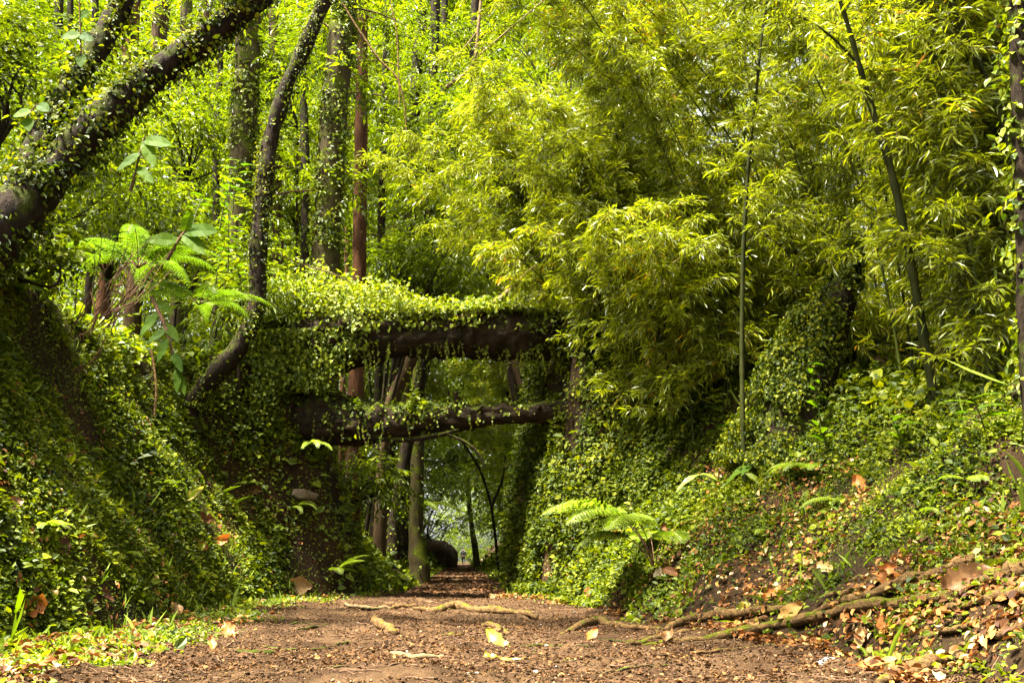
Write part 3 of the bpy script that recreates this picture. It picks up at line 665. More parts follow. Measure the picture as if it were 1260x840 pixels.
BT = [  # px polyline (bottom -> top), label, bark, ivy n, crown fn, crown mat
    ([(148, 140, 24, 15), (158, 80, 24, 19), (163, 0, 24, 22), (166, -40, 24, 22)], 'straight red brown trunk seen between the two leaning stems', 'bark_red', 60, leafy(20, 6, 14.5, 2.4), 'broad', 'conifer_tree'),
    ([(180, 190, 26, 20), (190, 100, 26, 21), (200, 0, 26, 22), (203, -40, 26, 22)], 'brown trunk half hidden behind the thick leaning stem', 'bark_brown', 150, leafy(22, 6, 16, 2.6), 'broad', 'conifer_tree'),
    ([(240, 200, 28, 16), (248, 100, 28, 17), (254, 0, 28, 18), (256, -40, 28, 18)], 'thin brown trunk rising behind the thick leaning stem', 'bark_brown', 60, leafy(24, 7, 17, 2.7, L=.15), 'broad', 'forest_tree'),
    ([(292, 330, 18, 33), (298, 200, 18, 32), (303, 100, 18, 32), (307, 0, 18, 31), (309, -50, 18, 30)], 'broad ivy clad trunk standing left of the slender curved tree', 'bark_moss', 2600, leafy(16, 7, 13, 2.4), 'broad', 'forest_tree'),
    ([(398, 372, 18.5, 38), (404, 260, 18.5, 34), (412, 130, 18.5, 34), (422, 20, 18.5, 32), (425, -40, 18.5, 31)], 'broad ivy clad trunk standing right of the slender curved tree', 'bark_moss', 3600, leafy(8, 10, 13, 2.0), 'broad', 'forest_tree'),
    ([(437, 520, 20.5, 19), (440, 420, 20.5, 18), (442, 330, 20.5, 17), (444, 200, 20.5, 17), (445, 95, 20.5, 16), (445, -30, 20.5, 15)], 'slim straight red brown trunk above the upper log', 'bark_red', 60, leafy(9, 10.5, 14, 2.0), 'broad', 'conifer_tree'),
    ([(478, 560, 25, 16), (496, 380, 25, 15), (506, 240, 25, 15), (512, 100, 25, 14), (520, 0, 25, 14), (523, -40, 25, 13)], 'dark trunk wrapped in ivy behind the middle of the upper log', 'bark_dark', 1500, leafy(16, 7, 15.5, 2.2), 'broad', 'forest_tree'),
    ([(480, 600, 28, 9), (520, 470, 28, 9), (543, 360, 28, 9), (546, 240, 28, 9), (545, 120, 28, 9), (548, -30, 28, 9)], 'thin dark stem standing far back above the upper log', 'bark_dark', 60, leafy(20, 8, 17.5, 2.4, L=.14), 'broad', 'forest_tree'),
    ([(655, 600, 25, 12), (622, 420, 25, 11), (594, 280, 25, 11), (583, 120, 25, 11), (584, 40, 25, 11), (586, -40, 25, 11)], 'dark bare stem at the top beside a pale forked branch', 'bark_dark', 20, leafy(16, 8, 15, 2.2), 'broad', 'forest_tree'),
    ([(690, 330, 24, 24), (692, 190, 24, 22), (694, 130, 24, 19), (697, 92, 24, 15)], 'broken brown trunk showing over the bright bamboo', 'bark_brown', 180, leafy(10, 7, 10, 2.0), 'broad', 'dead_tree'),
    ([(343, 380, 24, 15), (342, 300, 24, 14), (341, 230, 24, 13), (338, 100, 24, 13), (336, -30, 24, 12)], 'brown trunk directly behind the slender curved tree', 'bark_brown', 60, leafy(14, 9, 15, 2.0), 'broad', 'conifer_tree'),
    ([(668, 580, 30, 6), (620, 470, 30, 6), (600, 390, 30, 6), (594, 330, 30, 6), (595, 280, 30, 6), (597, 100, 30, 5)], 'thinnest of three dark stems over the pale dead branch', 'bark_dark', 20, leafy(12, 10, 15, 1.8), 'broad', 'sapling'),
    ([(680, 580, 27, 9), (632, 470, 27, 9), (610, 390, 27, 9), (605, 330, 27, 9), (604, 280, 27, 8), (602, 100, 27, 8)], 'middle one of three dark stems over the pale dead branch', 'bark_dark', 30, leafy(12, 9, 14, 1.8), 'broad', 'sapling'),
    ([(690, 580, 25, 15), (645, 480, 25, 14), (622, 400, 25, 14), (616, 330, 25, 13), (612, 250, 25, 12), (608, 100, 25, 11)], 'thickest of three stems over the pale dead branch', 'bark_brown', 60, leafy(12, 8.5, 13.5, 1.8), 'broad', 'sapling'),
    ([(745, 300, 23, 22), (748, 200, 23, 24), (752, 120, 23, 24), (756, 30, 23, 22)], 'dark ivy smothered trunk behind the top of the bamboo', 'bark_dark', 2600, leafy(8, 10, 13, 1.8), 'ivy', 'forest_tree'),
    ([(478, 690, 25, 20), (490, 620, 25, 16), (497, 550, 25, 15), (503, 440, 25, 14), (510, 340, 25, 13), (512, 260, 25, 12)], 'leaning mossy trunk, left of a cluster seen under the lower log', 'bark_moss', 90, leafy(8, 6, 9, 1.6), 'broad', 'forest_tree'),
    ([(497, 690, 26, 20), (502, 620, 26, 16), (508, 550, 26, 14), (518, 440, 26, 13), (522, 350, 26, 12)], 'middle trunk of the cluster seen under the lower log', 'bark_dark', 60, leafy(8, 6, 9, 1.6), 'broad', 'forest_tree'),
    ([(516, 700, 24, 24), (512, 660, 24, 18), (513, 600, 24, 16), (514, 540, 24, 16), (516, 440, 24, 15), (517, 340, 24, 14)], 'straight mossy trunk nearest the path in the cluster under the lower log', 'bark_moss', 110, leafy(8, 6, 9, 1.6), 'broad', 'forest_tree'),
    ([(470, 560, 22, 13), (480, 500, 22, 15), (500, 455, 22, 16), (520, 410, 22, 15), (535, 370, 22, 12)], 'slanting brown trunk seen through the gap between the logs', 'bark_brown', 60, leafy(6, 6, 8, 1.4), 'broad', 'forest_tree'),
    ([(58, 330, 21, 13), (62, 180, 21, 12), (70, 60, 21, 12), (75, -40, 21, 11)], 'dark stem nearest the left edge between the leaning stems', 'bark_dark', 160, leafy(9, 8, 13, 1.8), 'broad', 'forest_tree'),
    ([(112, 330, 22, 10), (110, 180, 22, 10), (116, 60, 22, 9), (118, -40, 22, 9)], 'thin dark stem in the fork of the leaning tree', 'bark_dark', 60, leafy(8, 9, 14, 1.8), 'broad', 'forest_tree'),
    ([(222, 330, 23, 17), (224, 200, 23, 16), (228, 60, 23, 16), (231, -40, 23, 15)], 'mossy trunk midway under the thick leaning stem', 'bark_moss', 500, leafy(9, 9, 14.5, 1.9), 'broad', 'forest_tree'),
    ([(268, 350, 21, 9), (266, 200, 21, 9), (272, 60, 21, 8), (276, -40, 21, 8)], 'thin dark stem left of the broad ivy clad trunk', 'bark_dark', 60, leafy(8, 9, 13, 1.8), 'broad', 'forest_tree'),
    ([(374, 380, 23, 11), (376, 220, 23, 11), (372, 80, 23, 10), (370, -40, 23, 10)], 'dark stem between the curved tree and the ivy clad trunk right of it', 'bark_dark', 200, leafy(8, 9, 14.5, 1.8), 'broad', 'forest_tree'),
    ([(468, 380, 24, 9), (470, 220, 24, 9), (474, 80, 24, 8), (478, -40, 24, 8)], 'thin dark stem right of the slim red brown trunk', 'bark_dark', 60, leafy(8, 9, 15, 1.8), 'broad', 'forest_tree'),
    ([(485, 640, 23, 15), (506, 520, 23, 14), (524, 420, 23, 13), (530, 240, 23, 13), (534, 80, 23, 12), (537, -40, 23, 12)], 'ivy grown dark trunk left of the thin stem over the upper log', 'bark_dark', 700, leafy(8, 9, 14.5, 1.8), 'broad', 'forest_tree'),
    ([(587, 692, 60, 8), (584, 670, 60, 7), (580, 645, 60, 6), (576, 600, 60, 6), (572, 520, 60, 5)], 'grey trunk leaning beside the far walker', 'bark_moss', 0, leafy(16, 5, 10, 2.5, L=.2, W=.08), 'far', 'forest_tree'),
]
for pts, lab, bk, niv, cf, cm, nm in BT:
    px_tree(nm, lab, 'tree', [pts], M[bk], ivy=(([int(niv * 2.6)]), .065, .09, .0, M['ivy_lit']) if niv > 10 else None, crown=CrownSpec(cf, M[cm]), seg=10, rough=.07, group='forest trees beyond the logs')
# pale forked branches, leaves thin: parts of shrubs above the logs
def bare(name, label, lines, mat='bark_pale'):
    g = Geo()
    for pts in lines:
        P, r = px_line(pts, 16); tube(g, P, r, 6, rough=.12)
    tag(g.build(name, M[mat], None, True), label, 'branch')
bare('bare_branch', 'pale twisting branch reaching up at the top centre', [[(548, 108, 18.5, 5), (572, 92, 18.4, 6), (584, 75, 18.3, 6), (588, 40, 18.3, 5), (592, 0, 18.3, 4), (594, -30, 18.3, 4)], [(585, 72, 18.3, 3), (605, 55, 18.3, 3), (640, 25, 18.2, 2), (670, 0, 18.2, 2)], [(588, 38, 18.3, 2), (570, 60, 18.2, 2), (550, 78, 18.2, 1.5)]])
bare('bare_branch', 'thin tan vine bending down beside the slim red brown trunk', [[(422, 5, 18, 2), (440, 35, 18, 3), (468, 75, 18, 3), (488, 95, 18, 3), (497, 125, 18, 2), (500, 160, 18, 2)], [(480, 0, 18, 1.5), (488, 40, 18, 1.8), (490, 80, 18, 1.8), (492, 130, 18, 1.5)]], 'root')
bare('bare_branch', 'long thin dry twig sloping over the left end of the upper log', [[(335, 310, 14.6, 1.5), (372, 325, 14.7, 2), (410, 337, 14.8, 2), (432, 348, 14.9, 1.5)]])

# ------------------------------------------------------------------ shrubs and young trees that fill the wood
def shrub(label, c, rad, h, n, mat, L=.13, W=.045, kind='lance', S=11, nl=8, droop=.35, name='shrub', cr=.5, slen=.5, group='leafy shrubs in the wood', dens=1.5):
    bx = c[0]; u = bx - float(cx(c[1])); lo, hi = -float(lfoot(c[1])) - .9, float(rfoot(c[1])) + .9
    if lo < u < hi: bx += (lo - u) if u < .3 else (hi - u)
    b = np.array([bx, c[1], float(tz(bx, c[1])) - .05])
    root = thing(name, label, 'shrub', b, group)
    q = rdir(n); q *= (rng.random((n, 1)) ** .45); C = np.array([c[0], c[1], c[2]]) + q * np.array([rad, rad, h])
    gs = Geo(); fork = np.array([.6 * c[0] + .4 * bx, c[1], max(b[2] + .3, c[2] - h * 1.1)])
    tube(gs, spline(np.array([b, (b + fork) / 2 + rng.normal(size=3) * .12, fork]), 9), np.linspace(.045, .028, 9), 6)
    for e in C[:: max(1, n // 8)]:
        m_ = (fork + e) / 2 + rng.normal(size=3) * .15
        tube(gs, spline(np.array([fork, m_, e]), 8), np.linspace(.024, .006, 8), 5)
    gs.build('stem', M['bark_dark'], root, True, b)
    gc = Geo(); clumps(gc, C, cr, int(S * dens), slen, nl, L, W, kind, droop); gc.build('foliage', [M[mat], M['twig']], root, False, b)
    return root
SH = [  # px, py (centre of leaf mass), depth, radius m, half height, clumps, material, label
    (60, 60, 15, 1.7, 1.6, 34, 'broad', 'shrub crown at the top left behind the leaning stems'),
    (60, 180, 14, 1.4, 1.2, 22, 'broad', 'shrub between the two leaning stems and the left edge'),
    (140, 250, 17, 1.6, 1.3, 26, 'broad', 'bright shrub under the thick leaning stem'),
    (235, 150, 19, 1.5, 1.2, 26, 'broad', 'shrub framed by the thick leaning stem and the ivy clad trunk'),
    (240, 290, 17, 1.3, .9, 24, 'broad', 'bright shrub left of the slender curved tree, low down'),
    (370, 80, 24, 2.0, 1.6, 28, 'broad', 'shrub crown right of the curved tree near the top'),
    (370, 210, 25, 1.9, 1.5, 22, 'broad', 'shrub between curved tree and ivy clad trunk, halfway up'),
    (370, 320, 26, 1.6, 1.2, 20, 'broad', 'low shrub between curved tree and ivy clad trunk'),
    (480, 60, 27, 1.9, 1.6, 24, 'broad', 'shrub crown behind the tan vine at the top'),
    (500, 200, 27, 1.7, 1.6, 24, 'broad', 'shrub right of the slim red brown trunk, halfway up'),
    (500, 325, 22, 1.2, .7, 20, 'broad', 'low shrub just above the middle of the upper log'),
    (560, 330, 21, 1.3, .9, 20, 'broad', 'shrub above the upper log left of the pale dead branch'),
    (610, 150, 19, 1.8, 1.0, 34, 'broad', 'bright whorled leaf tree crown above the arching bamboo'),
    (560, 240, 22, 1.5, 1.2, 22, 'broad', 'shrub left of the bright bamboo edge'),
    (660, 60, 22, 1.8, 1.2, 22, 'broad', 'shrub crown behind the hanging bamboo at the top'),
    (530, 465, 40, 2.0, .7, 14, 'far', 'yellow green shrub seen through the gap between the logs'),
    (600, 465, 36, 1.6, .6, 14, 'far', 'shrub in the right half of the gap between the logs'),
    (545, 610, 40, 2.2, 1.6, 26, 'far', 'bright shrub right of the trunk cluster under the lower log'),
    (520, 560, 44, 2.0, 1.3, 22, 'far', 'bright low tree left of the far lane, close behind the trunk cluster'),
    (545, 590, 62, 2.6, 1.5, 22, 'far', 'bright far tree hanging over the walker'),
    (575, 560, 55, 3.0, 1.6, 26, 'far', 'bright canopy over the far lane'),
    (620, 600, 38, 1.8, 1.8, 30, 'far', 'fine leaved shrub on the right of the far lane'),
    (640, 560, 30, 1.5, 1.3, 26, 'broad', 'shrub at the right end of the lower log, farther down the lane'),
    (640, 650, 30, .9, .9, 16, 'broad', 'low dim shrub at the right foot of the far lane'),
    (560, 540, 48, 3.0, 1.5, 24, 'far', 'yellow green canopy seen under the lower log'),
    (440, 590, 19.5, .7, .6, 12, 'broad', 'small shrub on the mossy bank below the left part of the lower log'),
    (10, 80, 9.4, .5, .8, 14, 'ivy', 'dark ivy hung bush at the left edge above the leaning tree'),
    (15, 300, 9.3, .55, .3, 10, 'ivy', 'dark low bush on the bank crest at the left edge'),
    (300, 370, 15.6, .9, .45, 16, 'ivy_lit', 'low shrub on the bank behind the curved tree'),
]
for px, py, d, rad, h, n, mt, lab in SH:
    if mt == 'ivy': shrub(lab, at(px, py, d), rad, h, n, mt, L=.06, W=.045, kind='ovate', cr=.3, slen=.3)
    else: shrub(lab, at(px, py, d), rad, h, n, mt)
# second rank: unseen individually, fills the wood up to the far trees
for k in range(34):
    px = -40 + 760 * rng.random(); d = 27 + 16 * rng.random(); py = 20 + 390 * rng.random()
    c = at(px, py, d)
    if c[2] < 4.6 and abs(c[0] - float(cx(d))) < 3.0: continue
    shrub('understorey tree in the dim wood far behind the logs', c, 2.2, 1.7, 17, 'far', L=.17, W=.07, S=10, nl=7, name='understorey_tree', cr=.8, slen=.7, group='understorey trees far behind the logs')

# ------------------------------------------------------------------ far woodland (one mass)
g = Geo()
n = 12000
d = 44 + 60 * rng.random(n); px = -150 + 1000 * rng.random(n) + 500 * (rng.random(n) < .2)
zz = 1.5 + rng.random(n) * (8 + d * .55)
x = (px - CXP) / F_PX * d
k = (np.abs(x - cx(d)) < 1.6 + d * .010) & (zz < 5.0); x, d, zz = x[~k], d[~k], zz[~k]
keep = fbm(np.stack([x * .22, d * .12, zz * .22], -1), 91, 3) > -.30
C = np.stack([x, d, zz], -1)[keep]
clumps(g, C, 1.3, 8, 1.2, 7, .40, .17, 'dia', .3)
C = np.stack([-5.5 - 6 + 12 * rng.random(330), 128 + 40 * rng.random(330), 1 + 16 * rng.random(330) ** 1.3], -1); clumps(g, C, 1.3, 8, 1.2, 7, .4, .17, 'dia', .3)
tag(g.build('distant_woodland', [M['far'], M['twig']]), 'hazy mass of leaves deep in the forest', 'woodland', kind='stuff')
# tall trees back there, each with its own crown
for k in range(24):
    d = 34 + 40 * rng.random(); px = -20 + 720 * rng.random()
    if abs((px - CXP) / F_PX * d - cx(d)) < 4.2: px -= 200
    x = (px - CXP) / F_PX * d; b = np.array([x, d, float(tz(x, d)) - .1])
    H = 14 + d * .35; P = b + np.linspace(0, 1, 12)[:, None] * np.array([rng.normal() * .8, rng.normal() * .5, H]); P[:, 0] += .25 * np.sin(np.linspace(0, 4, 12))
    root = thing('tall_tree', 'thin straight trunk deep in the forest behind the leaves', 'tree', b, 'tall trees deep in the forest')
    g = Geo(); tube(g, P, np.linspace(.15, .09, 12) * (.6 + .8 * rng.random()), 8, rough=.08)
    g.build('trunk', M[['bark_brown', 'bark_dark', 'bark_red', 'bark_moss'][k % 4]], root, True, b)
    g = Geo(); zs = b[2] + H * (.35 + .65 * rng.random(16)); C = np.interp(zs, P[:, 2], P[:, 0]) + rng.normal(size=16) * 1.1
    clumps(g, np.stack([C, P[0, 1] + rng.normal(size=16) * 1.1, zs], -1), .9, 16, .8, 7, .2, .08, 'lance', .35)
    g.build('crown', [M['far'], M['twig']], root, False, b)
# ================================================================== BAMBOO
def bamboo(label, P, r, mat='culm', t0=.25, nb=3, blen=1.0, leafL=.115, sprays_per=20, name='bamboo', group='bamboo culms of the grove on the right bank', dens=1.0, node=.30, fol='bamboo', droop=.5, maxd=99):
    b = P[0].copy()
    root = thing(name, label, 'bamboo', b, group)
    Ls = np.concatenate([[0], np.cumsum(np.linalg.norm(np.diff(P, axis=0), axis=1))]); tot = Ls[-1]
    # culm with swollen nodes
    s = np.arange(0, tot, .075); Q = np.stack([np.interp(s, Ls, P[:, k]) for k in range(3)], -1); q = np.interp(s, Ls, r)
    q = q * np.where(np.arange(len(s)) % 4 == 0, 1.22, 1.0)
    g = Geo(); tube(g, Q, q, 7)
    T = unit(np.gradient(Q, axis=0))
    idx = np.arange(0, len(s), 4); idx = idx[(s[idx] / tot > t0)]
    gl = Geo(); O, D, ln = [], [], []
    for i in idx:
        for _ in range(nb):
            if rng.random() > dens: continue
            a = rng.random() * 2 * np.pi
            d = unit(np.array([math.cos(a), math.sin(a), .0]) + T[i] * .55 + [0, 0, .15])
            f = s[i] / tot; l = blen * (.5 + .7 * rng.random()) * (1.15 - .6 * f)
            tt_ = np.linspace(0, 1, 6)[:, None]
            B = Q[i] + d * l * tt_ + np.array([0, 0, -1]) * (tt_ ** 2) * l * .42
            tube(g, B, np.linspace(min(.006, q[i] * .4), .0018, 6), 4, caps=False)
            for w in range(sprays_per):
                v = .2 + .8 * (w + rng.random()) / sprays_per
                O.append(Q[i] + d * l * v + np.array([0, 0, -1]) * v * v * l * .42)
                D.append(unit(d + rng.normal(size=3) * .8 + [0, 0, -.15])); ln.append(.13 + .12 * rng.random())
    g.build('culm', M[mat], root, True, b)
    if O:
        O = np.array(O)
        sprays(gl, O, np.array(D), np.array(ln), 4, leafL, leafL * .115, 'lance', droop, sidew=.6, twig=.0018, njit=.55, rspread=.35)
        gl.build('foliage', [M[fol], M['twig']], root, False, b)
    return root

def culm_path(x, y, H, lean, n=26, wob=.04):
    b = np.array([x, y, float(tz(x, y)) - .05]); t = np.linspace(0, 1, n)[:, None]
    lean = np.array([lean[0], lean[1], 0.0]); la = np.linalg.norm(lean)
    P = b + np.array([0, 0, 1.0]) * H * (t - .16 * min(la / H * 1.6, 1.4) * t ** 3) + lean * (.12 * t + .88 * t ** 2.1)
    P[:, :2] += wob * fbm(np.stack([t[:, 0] * 3, 0 * t[:, 0] + x, 0 * t[:, 0] + y], -1), 4, 2)[:, None] * t
    return P

# culms that can be told apart
def px_culm(label, pts, **kw):
    P, r = px_line(pts, 30); P, r = down_to_ground(P, r, 1.0)
    return bamboo(label, P, r, group=None, **kw)
px_culm('stout dark bamboo culm leaning left in front of the grove', [(1152, 505, 9.6, 12), (1138, 420, 9.6, 11.5), (1122, 330, 9.5, 11), (1098, 215, 9.4, 10), (1075, 140, 9.3, 9), (1058, 82, 9.2, 7), (1040, 20, 9.1, 6), (1020, -40, 9, 4)], mat='culm_dark', t0=.62, dens=.6, leafL=.12)
px_culm('upright thin bamboo culm at the left front of the grove', [(914, 530, 11.3, 6), (913, 420, 11.3, 6), (915, 300, 11.2, 5.5), (922, 190, 11.1, 5), (931, 110, 11, 4), (938, 40, 11, 3), (950, -30, 11, 3)], mat='culm_dark', t0=.45, dens=.6)
px_culm('bamboo culm slanting left across the top right corner', [(1262, 260, 8.8, 8), (1225, 125, 8.8, 7), (1195, 60, 8.7, 6.5), (1165, -5, 8.6, 6), (1130, -70, 8.5, 4)], mat='culm_dark', t0=.5, dens=.5, leafL=.12)
px_culm('bamboo culm forking left behind the stout dark one', [(1205, 480, 10.4, 7), (1190, 380, 10.3, 7), (1165, 230, 10.2, 6.5), (1120, 150, 10.1, 5.5), (1062, 85, 10, 4), (1010, 35, 9.9, 3), (950, 5, 9.8, 2.5)], mat='culm_dark', t0=.45, dens=.6)
px_culm('bamboo culm behind the stout one with a kinked middle', [(1178, 470, 11, 7), (1160, 400, 11, 7), (1158, 300, 11, 6.5), (1130, 190, 10.9, 6), (1100, 100, 10.8, 4), (1060, 20, 10.7, 3)], mat='culm', t0=.5, dens=.7)

# the grove
LB = 'thin leafy bamboo culm growing in the dense grove'
rgb = np.random.default_rng(5)
def grove(n, pxr, dr, Hr, leanx, leany, lab, grp, edge=.85, **kw):
    for k in range(n):
        for _ in range(40):
            px = pxr[0] + (pxr[1] - pxr[0]) * rgb.random(); d = dr[0] + (dr[1] - dr[0]) * rgb.random()
            x = (px - CXP) / F_PX * d; u = x - cx(d)
            if 870 < px < 1115 and d < 12.8 or 1030 < px < 1200 and d < 11.2: continue
            if u > rfoot(d) + rrun(d) * edge: break
        H = Hr[0] + (Hr[1] - Hr[0]) * rgb.random()
        L = (-(leanx[0] + (leanx[1] - leanx[0]) * rgb.random()), -(leany[0] + (leany[1] - leany[0]) * rgb.random()))
        P = culm_path(x, d, H, L); r = np.linspace(.015, .003, len(P)) * (.7 + .6 * rgb.random())
        bamboo(lab, P, r, mat='culm' if rgb.random() < .5 else 'culm_dark', group=grp, **kw)
# arching lobe over the right end of the logs
grove(24, (690, 880), (14.6, 18.5), (3.6, 5.6), (1.2, 3.6), (-.1, 1.4), 'bright bamboo culm arching left over the right end of the logs', 'bamboo arching over the logs', t0=.1, blen=1.0, edge=.5)
# high arching front culms whose tops hang over the lane
grove(8, (880, 1120), (12.8, 14.5), (7.6, 9.6), (2.4, 5.2), (.2, 1.8), 'tall bamboo culm whose tip hangs over the lane at the top', 'tall bamboo hanging over the lane', t0=.5, blen=1.0, dens=.6, leafL=.12)
# body
grove(26, (760, 1300), (12, 17.5), (4.5, 8.5), (.3, 2.0), (-.2, 1.2), LB, 'bamboo culms of the dense grove', t0=.08)
grove(16, (1000, 1330), (9, 12), (4.5, 8.5), (.2, 2.0), (-.2, 1.0), LB, 'bamboo culms of the dense grove', t0=.22, leafL=.13)
grove(34, (690, 1080), (11.5, 16), (1.8, 3.6), (.1, 1.2), (.2, 1.4), 'short bushy bamboo shoot at the front of the grove', 'short bamboo at the front of the grove', t0=.1, edge=.75, blen=.75)
grove(16, (1060, 1330), (9.3, 12.5), (1.5, 3.4), (-.1, 1.0), (0, .8), 'short bushy bamboo shoot at the front of the grove', 'short bamboo at the front of the grove', t0=.15, edge=.85, blen=.75)
grove(12, (720, 830), (13.8, 16.2), (1.6, 3.2), (.2, .9), (.4, 1.6), 'low bamboo shoot drooping over the ivy wall beside the logs', 'low bamboo drooping over the ivy wall', t0=.1, edge=.7, blen=.8)
# bare inner stems
grove(16, (960, 1280), (11, 15.5), (4, 7), (-.2, 1.6), (-.5, .8), 'bare thin bamboo stem in the shade inside the grove', 'bare stems inside the grove', t0=.75, dens=.5)
grove(16, (840, 1330), (17, 21), (5.5, 10), (.3, 2.2), (-.2, 1.2), 'leafy bamboo culm at the back of the grove', 'bamboo at the back of the grove', t0=.08)
# far bamboo over the lane beyond the logs
grove(20, (645, 720), (24, 38), (4.0, 6.5), (1.2, 4.0), (0, 2.0), 'far bamboo culm drooping over the lane beyond the logs', 'far bamboo drooping over the lane', t0=.10, leafL=.14, blen=1.1, edge=.15)
bare('bare_branch', 'dark curved stem bending over the far lane under the lower log', [[(613, 700, 27, 3.5), (609, 655, 26.8, 3.5), (602, 612, 26.5, 3), (590, 577, 26, 3), (575, 552, 25.5, 2.5), (560, 533, 25, 2)], [(604, 625, 26.5, 4), (618, 590, 26.5, 3), (622, 560, 26.5, 2)]], 'bark_dark')

# ================================================================== IVY STUMP AND EDGE TREE ON THE RIGHT
root, built = px_tree('ivy_stump', 'broken leaning trunk smothered in ivy in front of the bamboo', 'tree stump',
    [[(962, 575, 11.6, 105), (975, 530, 11.6, 88), (990, 480, 11.6, 70), (1010, 430, 11.6, 56), (1030, 375, 11.6, 40), (1046, 335, 11.6, 28), (1056, 312, 11.6, 14), (1060, 298, 11.6, 4)]], M['bark_dark'], seg=22, rough=.25,
    ivy=((10,), .05, .05, 0, M['ivy']))
P, r = built[0]; gi = Geo(); b = P[0]
trunk_ivy(gi, P, r * 1.0, 16000, .045, spread=.10, t0=0, t1=.97, toward=(-.75, -.35, .1))
trunk_ivy(gi, P - np.array([.10, .03, 0]), r * 1.0, 13000, .045, spread=.22, t0=0, t1=.55, toward=(-1.0, -.2, 0))
gi.build('ivy', M['ivy'], root, False, b)
px_tree('ivy_clad_tree', 'dark trunk with pale climbing leaves at the right edge', 'tree',
    [[(1268, 470, 7.6, 24), (1262, 330, 7.6, 22), (1256, 180, 7.6, 20), (1252, 60, 7.6, 20), (1250, -40, 7.6, 19)]], M['bark_dark'], ivy=((900,), .06, .12, 0, M['ivy_lit']),
    crown=CrownSpec(side_twigs(34, .075, .06, 'ovate', .1, .3, 6, t0=.15, hang=.7), M['ivy_lit']))
# ================================================================== FERNS AND LARGE LEAVED PLANTS
def frond_geo(g, gs, o, az, L, arch=.9, width=.5, npin=20, lift=.9, bare=.28, tipdroop=1.0, pl=10, mat=0):
    """bipinnate frond: stalk then pairs of toothed pinnae."""
    t = np.linspace(0, 1, 24)
    h = np.array([math.cos(az), math.sin(az), 0.0])
    e = lift - (lift + tipdroop) * t ** 1.3 * arch
    step = L / 23
    P = np.zeros((24, 3)); P[0] = o
    for i in range(1, 24): P[i] = P[i - 1] + step * (h * math.cos(e[i]) + np.array([0, 0, math.sin(e[i])]))
    tube(gs, P, np.linspace(.0065, .0015, 24) * (L ** .5), 5)
    T = unit(np.gradient(P, axis=0)); S = unit(np.cross(T, [0, 0, 1.0]) + 1e-6); Nn = np.cross(S, T)
    for k in range(npin):
        f = bare + (1 - bare) * (k + .5) / npin; i = f * 23; a = int(min(i, 22)); w = i - a
        p = P[a] * (1 - w) + P[a + 1] * w; q = (f - bare) / (1 - bare)
        pl_ = L * width * .5 * (1.0 - q) ** .8 * (.55 + .45 * min(1, q * 5)) + .015
        for s in (-1, 1):
            d = unit(S[a] * s + T[a] * .45 - Nn[a] * .12 + rng.normal(size=3) * .05)
            m = max(4, int(pl * (.4 + .6 * pl_ / (L * width * .5))))
            v = (np.arange(m) + .3) / m
            c = p + d * (v[:, None] * pl_) - np.array([0, 0, 1]) * (v[:, None] ** 2) * pl_ * .25
            ll = pl_ * .28 * (1 - v * .75) + .004
            for s2 in (-1, 1):
                pd = unit(np.cross(Nn[a], d) * s2 + d * .55)
                leaves(g, c, np.tile(pd, (m, 1)) - np.array([0, 0, .15]), np.tile(Nn[a], (m, 1)) + rng.normal(size=(m, 3)) * .1, ll, ll * .42 + .002, 'dia', None, mat)
            leaves(g, p[None], d[None], Nn[a][None], pl_ * 1.02, .006, 'dia', None, mat)

def fern(label, base, fronds, mat='fern', group=None, name='fern', **kw):
    root = thing(name, label, 'fern', base, group)
    for az, L, *rest in fronds:
        g, gs = Geo(), Geo()
        frond_geo(g, gs, np.zeros(3), R(az), L, **{**kw, **(rest[0] if rest else {})})
        off = g.n
        g.V += gs.V; g.F += [(Fa + off, rn, np.full(len(Fa), 1)) for Fa, rn, mi in gs.F]; g.n += gs.n
        g.build('frond', [M[mat], M['twig']], root)
    return root
# azimuth: 180 = left, 270 = toward the camera, 0 = right
fern('large bright fern leaning over the path from the right bank', gp(806, 704), [(196, 1.75, dict(lift=1.3, tipdroop=.85)), (214, 1.6, dict(lift=1.3, tipdroop=.95)), (178, 1.5, dict(lift=1.4, tipdroop=.7)), (236, 1.4, dict(lift=1.35, tipdroop=1.0)), (205, 1.2, dict(lift=1.15, tipdroop=1.0)), (160, 1.3, dict(lift=1.4, tipdroop=.7)), (20, .9, dict(lift=1.3)), (285, 1.0, dict(lift=1.35, tipdroop=1.0)), (90, 1.1, dict(lift=1.3))], width=.6, npin=24, pl=11, bare=.45)
fern('bright fern on the right bank right of a drooping broad leaf', gp(1000, 585), [(185, .55), (215, .5), (160, .5), (250, .45), (340, .4), (20, .45)], width=.45, npin=16, lift=.8)
fern('small low fern on the right bank under the upright orange leaf', gp(1040, 620), [(190, .5, dict(lift=.5)), (225, .3)], width=.45, npin=16, lift=.6)
fern('pale flat fern at the foot of the left bank', gp(405, 712), [(5, .75, dict(lift=1.0, tipdroop=.2)), (340, .7, dict(lift=.9, tipdroop=.3)), (300, .6), (200, .45), (30, .55)], width=.5, npin=18, bare=.35)
fern('small fern hanging above the pale stone on the left bank', gp(360, 628), [(330, .55, dict(lift=.6)), (300, .5, dict(lift=.4)), (350, .45)], width=.3, npin=18)
fern('fern under the left end of the lower log', at(385, 545, 15.0), [(290, .55, dict(lift=.3)), (320, .5, dict(lift=.2)), (260, .45, dict(lift=.2))], width=.3, npin=18, mat='fern')
fern('tiny fern on the left bank near the dry orange leaf', gp(52, 655), [(330, .32), (10, .28), (290, .25)], width=.35, npin=14)
fern('small fern in the middle of the ivy on the left bank', gp(200, 600), [(320, .3), (20, .3), (260, .25)], width=.35, npin=12)
